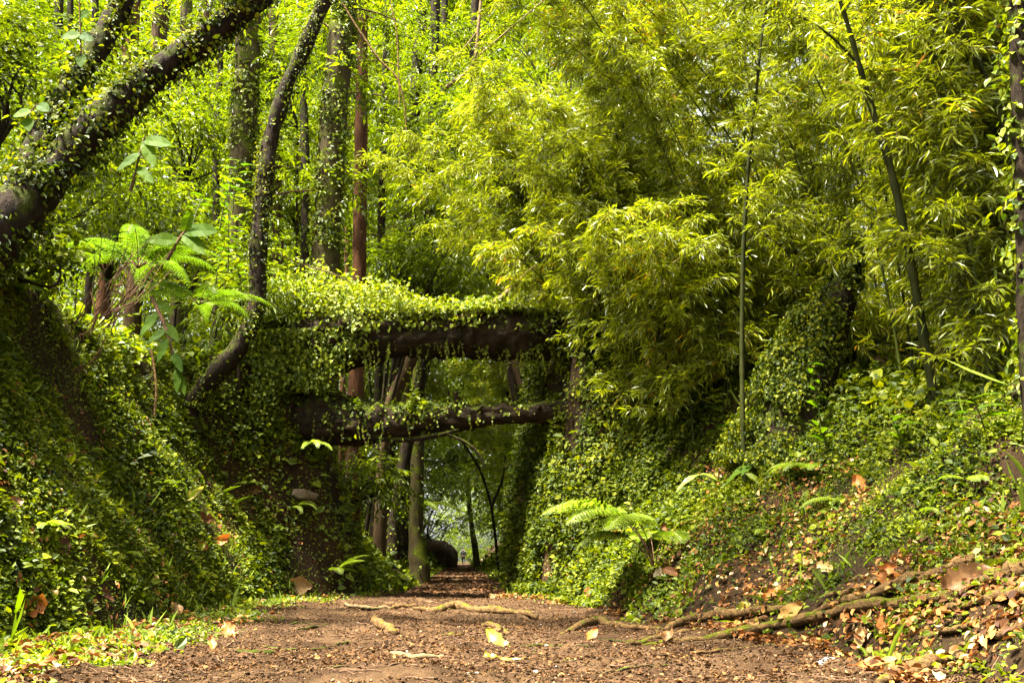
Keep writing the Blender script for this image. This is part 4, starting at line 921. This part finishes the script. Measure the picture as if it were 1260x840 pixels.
fern('arching fern beside the curved tree on the left bank', gp(330, 470), [(20, .6, dict(lift=.7)), (330, .55), (60, .5), (290, .5), (180, .4)], width=.4, npin=16)
for k, (px, py, s) in enumerate([(100, 560, .3), (300, 600, .28), (150, 690, .3), (860, 640, .3), (940, 660, .26), (1130, 640, .32), (1200, 600, .34), (350, 655, .26)]):
    fern('small fern seedling rooted in the bank creepers', gp(px, py), [(rng.random() * 360, s * (.7 + .5 * rng.random())) for _ in range(4)], width=.4, npin=12, group='fern seedlings in the creepers', name='fern', pl=6)
# ferns and tree fern on top of the left bank, backlit
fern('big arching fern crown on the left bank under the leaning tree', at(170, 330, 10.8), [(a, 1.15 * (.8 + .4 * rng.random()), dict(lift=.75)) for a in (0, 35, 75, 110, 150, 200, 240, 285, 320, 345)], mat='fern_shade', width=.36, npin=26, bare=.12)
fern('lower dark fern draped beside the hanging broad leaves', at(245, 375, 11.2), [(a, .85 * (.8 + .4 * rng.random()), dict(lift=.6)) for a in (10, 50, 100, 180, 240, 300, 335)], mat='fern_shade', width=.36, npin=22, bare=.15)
fern('fern clump on the crest of the left bank near the edge', at(60, 330, 9.6), [(a, .6 * (.8 + .4 * rng.random())) for a in (0, 60, 120, 250, 300, 340)], width=.36, npin=18, bare=.15)
root = fern('tree fern spreading fronds beside the far lane', at(505, 628, 31), [(a, 1.9, dict(lift=.55)) for a in (-5, 25, 340, 305, 60, 270, 160, 200)], width=.42, npin=26, bare=.1, name='tree_fern')
g = Geo(); b = np.array(root.location); gz = float(tz(b[0], b[1])) - .1
tube(g, np.array([[b[0] - .1, b[1], gz], [b[0], b[1], (gz + b[2]) / 2], b]), [.13, .1, .09], 8, rough=.15); g.build('trunk', M['bark_dark'], root, True, b)
root['category'] = 'tree fern'

def bigleaf(g, o, d, n, L, W, fold=.12, droop=.5, rnd=None, mat=0, nseg=7):
    d = unit(np.asarray(d, float)); s = unit(np.cross(n, d)); n = np.cross(d, s)
    t = np.linspace(0, 1, nseg)
    mid = np.asarray(o) + d * (t[:, None] * L) - n * 0 - np.array([0, 0, 1.0]) * (t[:, None] ** 2 * L * droop * .5)
    w = W * .5 * np.sin(np.pi * np.clip(t * .93 + .05, 0, 1)) ** .75 * (1 - .35 * t); w[-1] = .002
    wav = .02 * L * np.sin(t * 11)[:, None] * n
    V = np.stack([mid + s * w[:, None] + n * (fold * w)[:, None] + wav, mid, mid - s * w[:, None] + n * (fold * w)[:, None] - wav], 1).reshape(-1, 3)
    F = []
    for i in range(nseg - 1):
        for c in (0, 1): F.append([i * 3 + c, i * 3 + c + 1, (i + 1) * 3 + c + 1, (i + 1) * 3 + c])
    r = rng.random() if rnd is None else rnd
    g.add(V, F, np.full(len(F), r), mat)

def ginger(label, base, h, lean, nleaf, L, W, mat='big', group=None, name='ginger_plant', cat='plant', droop=.6, planar=None):
    b = np.asarray(base, float); root = thing(name, label, cat, b, group)
    t = np.linspace(0, 1, 12)[:, None]; P = np.array([0, 0, 1.0]) * h * t + np.array([lean[0], lean[1], lean[2] if len(lean) > 2 else 0]) * t ** 1.8
    g = Geo(); tube(g, P, np.linspace(.010, .004, 12), 6); g.build('stem', M['culm'], root, True)
    pa = rng.random() * 6.28 if planar is None else planar
    for k in range(nleaf):
        f = .25 + .75 * (k + 1) / nleaf; i = f * 11; a = min(int(i), 10); p = P[a] * (1 - (i - a)) + P[a + 1] * (i - a)
        az = pa + (0 if k % 2 else math.pi) + rng.normal() * .35
        gg = Geo(); bigleaf(gg, p, [math.cos(az), math.sin(az), .45 - .1 * k / nleaf], np.array([0, 0, 1.0]) + rng.normal(size=3) * .2, L * (.8 + .4 * rng.random()), W, droop=droop)
        gg.build('leaf', M[mat], root)
    return root
# hanging stem with broad dark leaves
def hanging(label, pts, leavespec, group=None):
    P, r = px_line(pts, 14); b = P[0]; root = thing('broad_leaf_plant', label, 'plant', b, group)
    g = Geo(); tube(g, P, r, 6); g.build('stem', M['twig'], root, True, b)
    for f, dx, dz, L, W in leavespec:
        i = f * 13; a = min(int(i), 12); p = P[a] - b; g = Geo()
        bigleaf(g, p, [dx, -.25, dz], np.array([.25 * dx, -1.0, .35]), L, W, droop=.35); g.build('leaf', M['big'], root)
hanging('broad dark leaves hanging from a stem on the left bank', [(186, 365, 10.6, 5), (196, 385, 10.5, 5), (206, 410, 10.4, 4), (214, 440, 10.4, 3), (226, 470, 10.4, 2)],
    [(.15, .8, -.35, .28, .13), (.3, -.5, -.8, .30, .14), (.45, .7, -.6, .28, .13), (.6, -.3, -1, .27, .12), (.75, .6, -.8, .25, .11), (.9, .15, -1, .26, .11), (1.0, .4, -1, .22, .09), (.5, -.7, -.5, .22, .11)])
hanging('very large bright leaves on a dark stalk beside the curved tree', [(206, 320, 10.2, 5), (214, 305, 10.2, 4), (222, 292, 10.2, 4), (228, 284, 10.2, 3)],
    [(.6, -.9, .1, .34, .2), (.9, .75, -.55, .36, .2), (1.0, .95, .1, .42, .22), (1.0, .3, .9, .3, .16)])
hanging('large pale lobed leaf glowing below the thick leaning stem', [(160, 235, 10.4, 4), (166, 215, 10.4, 3), (172, 190, 10.4, 3), (178, 168, 10.4, 2)],
    [(1., .9, -.1, .38, .2), (1., .5, -.8, .36, .18), (.7, -.6, -.6, .3, .15), (.5, .8, -.6, .3, .14)])
hanging('heart shaped large leaves at the top left edge', [(100, 75, 8.0, 2), (99, 40, 8.0, 2), (98, 10, 8, 2), (97, -30, 8, 2)],
    [(.35, -.8, -.2, .16, .15), (.35, .8, -.4, .15, .13), (.6, .5, .2, .14, .12), (.12, .2, -.9, .13, .11)])
hanging('large round leaves on a thin stem in front of the left edge foliage', [(30, 150, 8.2, 2), (36, 140, 8.2, 2), (42, 132, 8.2, 2), (48, 128, 8.2, 2)], [(1., .6, -.3, .16, .13), (.5, -.7, -.3, .15, .13), (.2, .4, -.8, .14, .12)])
# whorled gingers and laurel like shoots on the crest
for k, (px, py, d, h, s) in enumerate([(275, 215, 11.5, .7, .2), (285, 260, 11.7, .8, .2), (290, 200, 12.5, .7, .2), (268, 300, 11.2, .6, .18), (240, 235, 12.5, .6, .17), (150, 285, 11, .6, .2), (120, 300, 10.5, .6, .18), (300, 330, 13.5, .5, .16)]):
    c = at(px, py, d); ginger('pale green whorled shoot standing on the left bank crest', c - np.array([0, 0, h]), h, (rng.normal() * .1, rng.normal() * .1), 9, s, s * .3, group='pale shoots on the left bank crest', name='leafy_shoot')
# wild gingers on the right
for lab, px, py, h, n, L in [('glossy broad leaf seedling at the foot of the ivy stump', 1020, 560, .32, 6, .26), ('glossy seedling with a curled leaf left of the ivy stump', 890, 548, .28, 4, .22), ('broad leaf plant on the right bank near the stout culm', 1112, 560, .34, 7, .26), ('broad leaf plant low at the right edge of the bank', 1215, 545, .36, 7, .26),
                             ('tall bright stem growing in front of the ivy stump', 1012, 545, .85, 7, .24)]:
    ginger(lab, gp(px, py, -.02), h, (-.12, -.08), n, L, L * .3)
for lab, px, py, L, dx in [('bright drooping leaf in a sunlit colour on the right bank', 858, 612, .34, -.8), ('green drooping leaves below the ivy stump', 925, 600, .40, -.9), ('two pale small leaves at the foot of the ivy curtain', 695, 682, .22, .3)]:
    b = gp(px, py, -.02); root = thing('broad_leaf_plant', lab, 'plant', b)
    g = Geo(); tube(g, spline(np.array([[0, 0, 0], [.05, -.03, .18], [.02, -.08, .27]]), 8), np.linspace(.006, .003, 8), 5); g.build('stem', M['culm'], root, True)
    for q in (0, 1, 2)[:3 if 'leaves' in lab else 2]:
        g = Geo(); bigleaf(g, [.02, -.08, .27], [dx * (1 if q != 1 else -.6), -.3 - .2 * q, -.15 + .25 * (q == 1)], np.array([.1, -.5, 1.0]), L * (1 - .2 * q), L * .28, droop=1.0); g.build('leaf', M['fern' if 'sun' in lab else 'big'], root)  # sunlit leaf gets the paler fern material, its light painted as colour
# dead brushwood on the left crest
g = Geo()
for k in range(26):
    b = at(85 + 55 * rng.random(), 385 + 25 * rng.random(), 9.4 + .6 * rng.random()); e = b + np.array([.15 + .45 * rng.random(), rng.normal() * .2, .5 + .5 * rng.random()])
    tube(g, spline(np.array([b, (b + e) / 2 + rng.normal(size=3) * .06, e]), 8), np.linspace(.007, .002, 8), 4)
o = g.build('brushwood', M['twig']); tag(o, 'clump of thin bare stalks on the crest of the left bank', 'dead shrub')
for lab, pts in [('orange dead fern stalk hanging down the dark left bank', [(112, 360, 9.2, 2.5), (117, 385, 9.1, 2.5), (112, 405, 9.0, 2), (98, 412, 8.9, 2)]),
                 ('dry comb like fern stalk on the left bank', [(130, 415, 9, 2), (122, 432, 8.9, 2), (112, 445, 8.8, 2), (95, 452, 8.7, 1.5)]),
                 ('brown dangling roots beside the hanging broad leaves', [(186, 430, 10, 3), (190, 455, 9.9, 3), (192, 480, 9.8, 2.5), (190, 510, 9.7, 2)])]:
    P, r = px_line(pts, 14); g = Geo(); tube(g, P, r, 5)
    for i in range(3, 14):
        for s in (-1, 1): tube(g, P[i] + np.array([[0, 0, 0], [.02 * s, -.02, -.03], [.03 * s, -.03, -.07]]), [.002, .0016, .001], 4, caps=False)
    tag(g.build('dead_stalk', M['root'], None, True), lab, 'dead stalk')

# ================================================================== ROOTS
def root_obj(label, pts, mat='root', sink=.15, group=None, name='tree_root'):
    """pts: px, py, width px - laid on the soil."""
    W = []
    for px, py, w in pts:
        p = gp(px, py); rr = w * .46 * p[1] / F_PX; p[2] += rr * (1 - sink) + .012; W.append(np.append(p, rr))
    S = spline(np.array(W), 14 * len(pts))
    S[:, :2] += (fbm(np.stack([np.arange(len(S)) * .11, np.full(len(S), pts[0][0] * .37)], -1), 6, 3) * .03)[:, None]
    S[:, 3] *= 1 + .22 * fbm(np.stack([np.arange(len(S)) * .16, np.full(len(S), pts[0][1] * .61)], -1), 7, 3)
    S[:, 2] += .012 * fbm(np.stack([np.arange(len(S)) * .14, np.full(len(S), pts[0][1] * .2)], -1), 8, 3)
    g = Geo(); tube(g, S[:, :3], np.maximum(S[:, 3], .004), 12, rough=.14, fr=1.0, seed=int(pts[0][0]))
    o = g.build(name, M[mat], None, True); tag(o, label, 'root', group); return o
RT = [
    ('tan root running down the right bank from the weeds', [(1200, 697, 13), (1160, 712, 14), (1110, 727, 13), (1070, 740, 12), (1030, 750, 10), (985, 768, 7), (955, 778, 5)], 'root'),
    ('long mossy root along the right edge of the path', [(1168, 742, 15), (1120, 750, 18), (1060, 757, 18), (1010, 766, 15), (950, 780, 14), (890, 790, 12), (840, 795, 10), (790, 800, 6)], 'root_moss'),
    ('straight root below the large tan leaf', [(1275, 736, 15), (1220, 745, 14), (1170, 756, 12), (1135, 768, 9), (1100, 780, 5)], 'root_moss'),
    ('mossy thick root end beside the large tan leaf', [(1290, 700, 30), (1255, 714, 27), (1225, 722, 20), (1195, 728, 10)], 'root_moss'),
    ('pale smooth root crossing at the right edge of the trodden soil', [(985, 750, 8), (945, 757, 11), (895, 762, 12), (855, 768, 12), (825, 778, 9), (800, 784, 5)], 'root'),
    ('slim pale root lying between the smooth root and the mossy root', [(940, 766, 6), (890, 776, 9), (850, 781, 8), (810, 790, 6)], 'root'),
    ('dark mossy root low at the right edge', [(1275, 757, 13), (1220, 770, 10), (1170, 783, 9), (1130, 792, 6)], 'root_moss'),
    ('short brown root lowest at the right edge', [(1280, 776, 16), (1240, 786, 16), (1205, 795, 12), (1180, 801, 6)], 'root'),
    ('lumpy root hump at the bottom right', [(1165, 825, 14), (1140, 832, 24), (1105, 842, 22), (1080, 850, 10)], 'root'),
    ('thin root beside the brown dead leaves on the right bank', [(1115, 708, 8), (1080, 720, 9), (1050, 730, 8), (1020, 738, 5)], 'root'),
    ('knobbly brown root across the middle of the path', [(510, 752, 5), (540, 755, 9), (560, 750, 12), (585, 755, 9), (610, 757, 11), (640, 758, 8), (662, 764, 5)], 'root'),
    ('arched dark root right of the path centre', [(690, 784, 5), (708, 777, 9), (732, 770, 12), (758, 775, 9), (790, 778, 7), (815, 778, 5)], 'root'),
    ('small root stub on the left half of the path', [(460, 768, 11), (472, 776, 13), (486, 784, 9)], 'root'),
    ('thin root left of the path centre', [(468, 752, 4), (490, 750, 6), (512, 748, 4)], 'root'),
    ('short root ridge under the middle of the path', [(595, 772, 5), (612, 778, 8), (632, 783, 5)], 'root'),
    ('thin straight root at the right side of the path', [(1000, 798, 4), (940, 800, 6), (880, 806, 5), (840, 812, 3)], 'root'),
]
for lab, pts, mt in RT: root_obj(lab, pts, mt, group='roots crossing the path and its right edge')
# sticks
def stick(label, pts, mat='twig', group='loose sticks on the path'):
    o = root_obj(label, pts, mat, sink=-.2, group=group, name='stick'); o['category'] = 'stick'
stick('pale dry stick on the left part of the path', [(425, 748, 4), (450, 751, 5), (482, 752, 4)], 'bark_pale')
stick('pale split stick at the bottom left of the path', [(485, 812, 7), (515, 817, 9), (545, 815, 6)], 'bark_pale')
stick('short lichened stick left of the path among the weeds', [(170, 800, 8), (188, 806, 9), (202, 812, 7)], 'root_moss')
stick('dark damp stick in the left wheel track', [(300, 808, 7), (318, 812, 9), (335, 810, 6)], 'bark_dark')
stick('thin dark stick right of the yellow leaf', [(680, 823, 3), (698, 819, 5), (712, 815, 4)], 'bark_dark')
stick('green mossy strip of bark on the right of the path', [(768, 801, 6), (790, 797, 9), (822, 787, 7)], 'root_moss')
stick('mossy stick left of the yellow leaf', [(535, 792, 4), (550, 787, 7), (568, 786, 5)], 'root_moss')
stick('broken dark stick at the bottom right', [(1155, 815, 8), (1180, 822, 8), (1210, 832, 6)], 'bark_dark')
stick('thin brown stick on the right bank', [(1120, 672, 4), (1150, 668, 5), (1180, 655, 4)], 'bark_brown')
rs = np.random.default_rng(21)
for k in range(34):
    px = 230 + 850 * rs.random(); py = 735 + 95 * rs.random(); L = (10 + 26 * rs.random()) * (py - 690) / 90; a = rs.normal() * .35
    stick('little brown stick lying loose on the path', [(px - L, py - L * a * .3, 2.5), (px, py + rs.normal(), 3.5), (px + L, py + L * a * .3, 2)], ['twig', 'bark_brown', 'bark_dark'][k % 3], group='little sticks lying on the path')

# ================================================================== SINGLE FALLEN LEAVES
def fallen(label, px, py, Lpx, Wpx, az, mat, curl=.35, lift=.02, group='fallen leaves one can pick out', lobes=False, tilt=.35):
    p = gp(px, py); s = p[1] / F_PX; L, W = Lpx * s, Wpx * s
    n = tn(p[0], p[1]); n = unit(n + np.array([0, -tilt, 0])); d = np.array([math.cos(R(az)), math.sin(R(az)), 0]); d = unit(d - n * np.dot(d, n))
    sd = np.cross(n, d); t = np.linspace(0, 1, 12)
    w = W * .5 * np.sin(np.pi * np.clip(t * .94 + .04, 0, 1)) ** .7
    if lobes: w = w * (1 + .35 * np.sin(t * 17))
    w = w * (1 + .12 * rng.normal(size=12)); ph = rng.random() * 6; twist = rng.normal() * .25
    rows = []
    for c in np.linspace(-1, 1, 7):
        q = d * ((t - .5) * L)[:, None] + sd * (w * c)[:, None] + n * ((curl * w * abs(c) ** 1.6) + curl * L * .25 * (2 * t - 1) ** 2 + .09 * W * np.sin(t * 9 + c * 2 + ph) + twist * W * c * (t - .5))[:, None]
        rows.append(q)
    V = np.stack(rows, 1).reshape(-1, 3) + n * lift
    F = [[i * 7 + j, i * 7 + j + 1, (i + 1) * 7 + j + 1, (i + 1) * 7 + j] for i in range(11) for j in range(6)]
    g = Geo(); g.add(V, F, np.full(len(F), rng.random()))
    tube(g, np.array([d * (-.5 * L), d * (-.62 * L) + n * .004, d * (-.72 * L) + n * .012]) + n * (lift + curl * L * .25), [.0025, .002, .002], 5, rnd=.1)
    o = g.build('fallen_leaf', M[mat], None, True); o.location = [float(v) for v in p]
    z = path_z(np.array(p[0]), np.array(p[1]), np.array(p[0] - cx(p[1]))); u = p[0] - cx(p[1])
    if -pw(p[1], -1) < u < pw(p[1], 1): o.location.z = max(p[2], float(z)) + .004
    return tag(o, label, 'leaf', group)
fallen('yellow spotted leaf standing out on the middle of the path', 613, 797, 46, 17, 120, 'yellowleaf', curl=.25, tilt=1.2)
fallen('large curled tan leaf among the roots at the right edge', 1192, 726, 62, 34, 10, 'tanleaf', curl=.75, lift=.05, tilt=.6)
fallen('orange dry leaf at the foot of the left bank', 36, 748, 34, 26, 60, 'orangeleaf', curl=.5, lift=.04, tilt=1.0, lobes=True)
fallen('pale curled dry leaf on the weeds left of the path', 366, 724, 32, 20, 10, 'tanleaf', curl=.4, lift=.05, tilt=.9)
fallen('tan dry leaf stuck in the ivy of the left bank edge', 12, 625, 26, 16, 80, 'tanleaf', curl=.4, lift=.05, tilt=1)
fallen('orange leaf caught upright on the right bank', 1058, 600, 26, 16, 75, 'orangeleaf', curl=.5, lift=.06, tilt=1.2)
fallen('brown lobed leaf above the tan root', 1092, 712, 28, 24, 70, 'orangeleaf', curl=.3, lift=.04, lobes=True, tilt=1)
fallen('brown dead leaf at the end of the pale smooth root', 975, 757, 34, 18, 20, 'dead', curl=.5, lift=.03, tilt=.8)
fallen('orange leaf between the mossy root and the straight root', 1108, 767, 34, 14, 15, 'orangeleaf', curl=.3, tilt=.6)
fallen('orange leaf strip at the bottom right', 1080, 828, 50, 12, 8, 'orangeleaf', curl=.3, tilt=.5)
fallen('small yellow leaf over the pale smooth root', 918, 752, 20, 14, 20, 'yellowleaf', curl=.3, lift=.05, tilt=.9)
fallen('small yellow leaf under the mossy root', 1117, 774, 16, 12, 100, 'yellowleaf', curl=.2, tilt=.6)
fallen('yellow leaf lying below the spotted leaf', 604, 816, 18, 10, 160, 'yellowleaf', curl=.3)
fallen('yellow bamboo leaf on the path beside the bottom centre', 628, 820, 26, 5, 175, 'yellowleaf', curl=.2)
fallen('yellow bamboo leaf at the bottom right of the path', 1098, 812, 28, 6, 12, 'yellowleaf', curl=.2)
fallen('yellowing leaf hanging on the left bank ivy', 232, 612, 36, 10, 100, 'yellowleaf', curl=.3, lift=.08, tilt=1.3)
fallen('yellow leaf on the left bank below the crest', 110, 594, 18, 13, 80, 'yellowleaf', curl=.3, lift=.06, tilt=1.2)
fallen('pale pink dry leaf curled low on the right bank', 985, 695, 30, 12, 20, 'tanleaf', curl=.5, lift=.05, tilt=1)
rs = np.random.default_rng(33)
for k in range(42):
    if k < 26: px, py = 720 + 520 * rs.random(), 650 + 150 * rs.random()
    else: px, py = 20 + 300 * rs.random(), 600 + 220 * rs.random()
    fallen('brown fallen leaf lying on the bank creepers', px, py, 12 + 16 * rs.random(), 7 + 9 * rs.random(), 360 * rs.random(), ['orangeleaf', 'dead', 'dead', 'tanleaf'][k % 4], curl=.3 + .4 * rs.random(), lift=.05, group='brown leaves lying on the banks', lobes=k % 3 == 0, tilt=.8)

# ================================================================== STONES AND EARTH LUMPS
def stone(name, label, c, s, mat, seed, cat='stone', cut=True):
    import bmesh
    bm = bmesh.new(); bmesh.ops.create_icosphere(bm, subdivisions=4, radius=1)
    V = np.array([v.co[:] for v in bm.verts]); F = np.array([[v.index for v in f.verts] for f in bm.faces]); bm.free()
    V = V * (1 + .22 * fbm(V * 1.3 + seed, seed, 3) + .10 * np.abs(fbm(V * 3.1 + seed, seed + 3, 3)))[:, None]
    for d in (rdir(5) if cut else ()): V = V - d * np.maximum(V @ d - .82, 0)[:, None] * .85
    g = Geo(); g.add(V * np.array(s), F); o = g.build(name, M[mat], None, True); o.location = [float(v) for v in c]; return tag(o, label, cat)
p = gp(373, 612); stone('stone', 'pale brown stone jutting from the shaded left bank', at(373, 610, p[1] - .05), (.20, .16, .11), 'mudstone', 3)
p = gp(1020, 822); stone('stone', 'grey wet stone with a white streak at the bottom right', p + [0, 0, .02], (.07, .055, .035), 'stone', 5)
stone('earth_mound', 'dark earth mound hiding the left side of the far lane', np.array([float(cx(70)) - 1.75, 70, .45]), (1.25, 2.4, 1.25), 'bank', 15, 'mound', False)
stone('earth_mound', 'dark lump of earth poking from the creepers on the right bank', gp(828, 560), (.12, .1, .1), 'earth', 12, 'mound', False)
rs = np.random.default_rng(4)
for k in range(40):
    px, py = 380 + 560 * rs.random(), 715 + 120 * rs.random() ** .8
    p = gp(px, py); s = .008 + .008 * rs.random()
    u = p[0] - float(cx(p[1]))
    if not (-pw(p[1], -1) < u < pw(p[1], 1)): continue
    o = stone('pebble', 'small pale pebble pressed into the soil of the path', [p[0], p[1], float(path_z(np.array(p[0]), np.array(p[1]), np.array(u))) + s * .15], (s, s * .8, s * .55), 'stone', 20 + k, 'pebble'); o['group'] = 'pebbles in the path'

# ================================================================== THE WALKER
def walker(x, y):
    z = float(tz(x, y)) + .016
    root = thing('person', 'far walker in dark jacket and black trousers with white shoes on the lane', 'person', (x, y, z))
    def skin(name, verts, edges, mat, rootv=0, sub=2):
        me = bpy.data.meshes.new(name); me.from_pydata([v[:3] for v in verts], edges, []); me.update()
        o = bpy.data.objects.new(name, me); COL.objects.link(o); o.parent = root
        sk = o.modifiers.new('grow', 'SKIN')
        for i, v in enumerate(verts):
            d = me.skin_vertices[0].data[i]; d.radius = (v[3], v[4] if len(v) > 4 else v[3]); d.use_root = (i == rootv)
        ss = o.modifiers.new('smooth', 'SUBSURF'); ss.levels = ss.render_levels = sub
        me.materials.append(mat); return o
    sk_ = plain('skin_tone', (.42, .25, .17)); jk = plain('dark_jacket', (.018, .018, .024)); tr = plain('black_trousers', (.012, .012, .014)); sh = plain('white_shoes', (.75, .75, .74)); hr = plain('dark_hair', (.02, .013, .008))
    # body: one skin from feet to head (walking away, mid stride)
    V = [(0, 0, .95, .13, .10), (0, 0, 1.15, .125, .09), (0, 0, 1.36, .15, .095), (0, .01, 1.48, .06), (0, .015, 1.55, .055), (0, .02, 1.63, .085, .095), (0, .02, 1.72, .07, .08),
         (-.19, 0, 1.41, .052), (-.25, -.06, 1.14, .042), (-.23, .06, .92, .034), (-.23, .09, .83, .03),
         (.19, 0, 1.41, .052), (.26, .05, 1.14, .042), (.25, -.03, .92, .034), (.25, -.04, .83, .03),
         (-.09, 0, .86, .09), (-.10, .12, .48, .065), (-.10, .10, .09, .045), (-.10, .22, .04, .04),
         (.09, 0, .86, .09), (.10, -.06, .48, .065), (.10, -.26, .12, .045), (.10, -.16, .04, .04)]
    E = [(0, 1), (1, 2), (2, 3), (3, 4), (4, 5), (5, 6), (2, 7), (7, 8), (8, 9), (9, 10), (2, 11), (11, 12), (12, 13), (13, 14), (0, 15), (15, 16), (16, 17), (17, 18), (0, 19), (19, 20), (20, 21), (21, 22)]
    skin('body', V, E, sk_)
    gr = lambda i, k=1.28, a=.02: tuple(V[i][:3]) + tuple(r_ * k + a for r_ in V[i][3:])
    j = [0, 1, 2, 3, 7, 8, 9, 11, 12, 13]; jm = {v: i for i, v in enumerate(j)}
    skin('jacket', [gr(i) for i in j], [(jm[a], jm[b]) for a, b in E if a in jm and b in jm], jk)
    j = [0, 15, 16, 17, 19, 20, 21]; jm2 = {v: i for i, v in enumerate(j)}
    skin('trousers', [gr(i, 1.2, .015) for i in j], [(jm2[a], jm2[b]) for a, b in E if a in jm2 and b in jm2], tr)
    for a, b in ((17, 18), (21, 22)):
        q = [gr(a, .95, .012), gr(b, 1.0, .01)]; q[0] = (q[0][0], q[0][1], q[0][2] - .02) + q[0][3:]
        skin('shoe', q, [(0, 1)], sh)
    skin('hair', [(0, .0, 1.66, .088, .092), (0, .015, 1.73, .078, .086)], [(0, 1)], hr)
    for s in (-1, 1):   # backlit hands with five short fingers
        i = 10 if s < 0 else 14; h = np.array(V[i][:3]); g = Geo()
        for f in range(5):
            o_ = h + np.array([.0, (f - 2) * .017, -.02 if f else .01]); tube(g, np.array([o_, o_ + [0, .0 if f else .035, -.04], o_ + [-s * .01, .006 if f else .05, -.075 + (.01 * abs(f - 2))]]), [.009, .008, .006], 6)
        g.build('hand', sk_, root, True)
    return root
pw_ = at(570, 690, 112)
walker(pw_[0], 112.0)
# ================================================================== CAMERA, LIGHT
cam = bpy.data.cameras.new('camera'); co = bpy.data.objects.new('camera', cam); COL.objects.link(co)
cam.sensor_width = 36; cam.lens = 36 * F_PX / 1260; cam.clip_end = 2000; cam.clip_start = .05
co.location = CAM.tolist(); co.rotation_euler = (math.pi / 2 + PITCH, 0, 0); sc.camera = co
SUN_EL, SUN_AZ = R(67), R(-118)      # azimuth from +Y, clockwise positive: slightly left of straight ahead
w = bpy.data.worlds.new('World'); sc.world = w; w.use_nodes = True
t = w.node_tree; bg = t.nodes['Background']; sky = t.nodes.new('ShaderNodeTexSky'); sky.sky_type = 'NISHITA'; sky.sun_disc = False
sky.sun_elevation = SUN_EL; sky.sun_rotation = SUN_AZ; sky.dust_density = 4; sky.air_density = 1.0
hs = t.nodes.new('ShaderNodeHueSaturation'); hs.inputs['Saturation'].default_value = .15     # thin overcast: whitish sky
t.links.new(sky.outputs[0], hs.inputs['Color']); t.links.new(hs.outputs[0], bg.inputs['Color']); bg.inputs['Strength'].default_value = .055
sl = bpy.data.lights.new('sun', 'SUN'); sl.energy = 5.0; sl.angle = R(8); sl.color = (1, .94, .82)
so = bpy.data.objects.new('sun', sl); COL.objects.link(so)
so.rotation_euler = (math.pi / 2 - SUN_EL, 0, math.pi - SUN_AZ)
from mathutils import Vector
d = Vector((math.sin(SUN_AZ) * math.cos(SUN_EL), math.cos(SUN_AZ) * math.cos(SUN_EL), math.sin(SUN_EL)))
so.rotation_euler = d.to_track_quat('Z', 'Y').to_euler(); so.location = (d * 60)
sc.view_settings.view_transform = 'Standard'; sc.view_settings.look = 'None'; sc.view_settings.gamma = 1; sc.view_settings.exposure = 3.35
c = sc.cycles if hasattr(sc, 'cycles') else None
sc.render.engine = 'CYCLES'; c = sc.cycles
c.max_bounces = 7; c.diffuse_bounces = 4; c.glossy_bounces = 2; c.transmission_bounces = 4; c.transparent_max_bounces = 4
c.caustics_reflective = False; c.caustics_refractive = False; c.sample_clamp_indirect = 6
c.use_denoising = True; c.denoiser = 'OPENIMAGEDENOISE'; c.use_adaptive_sampling = True; c.adaptive_threshold = .02
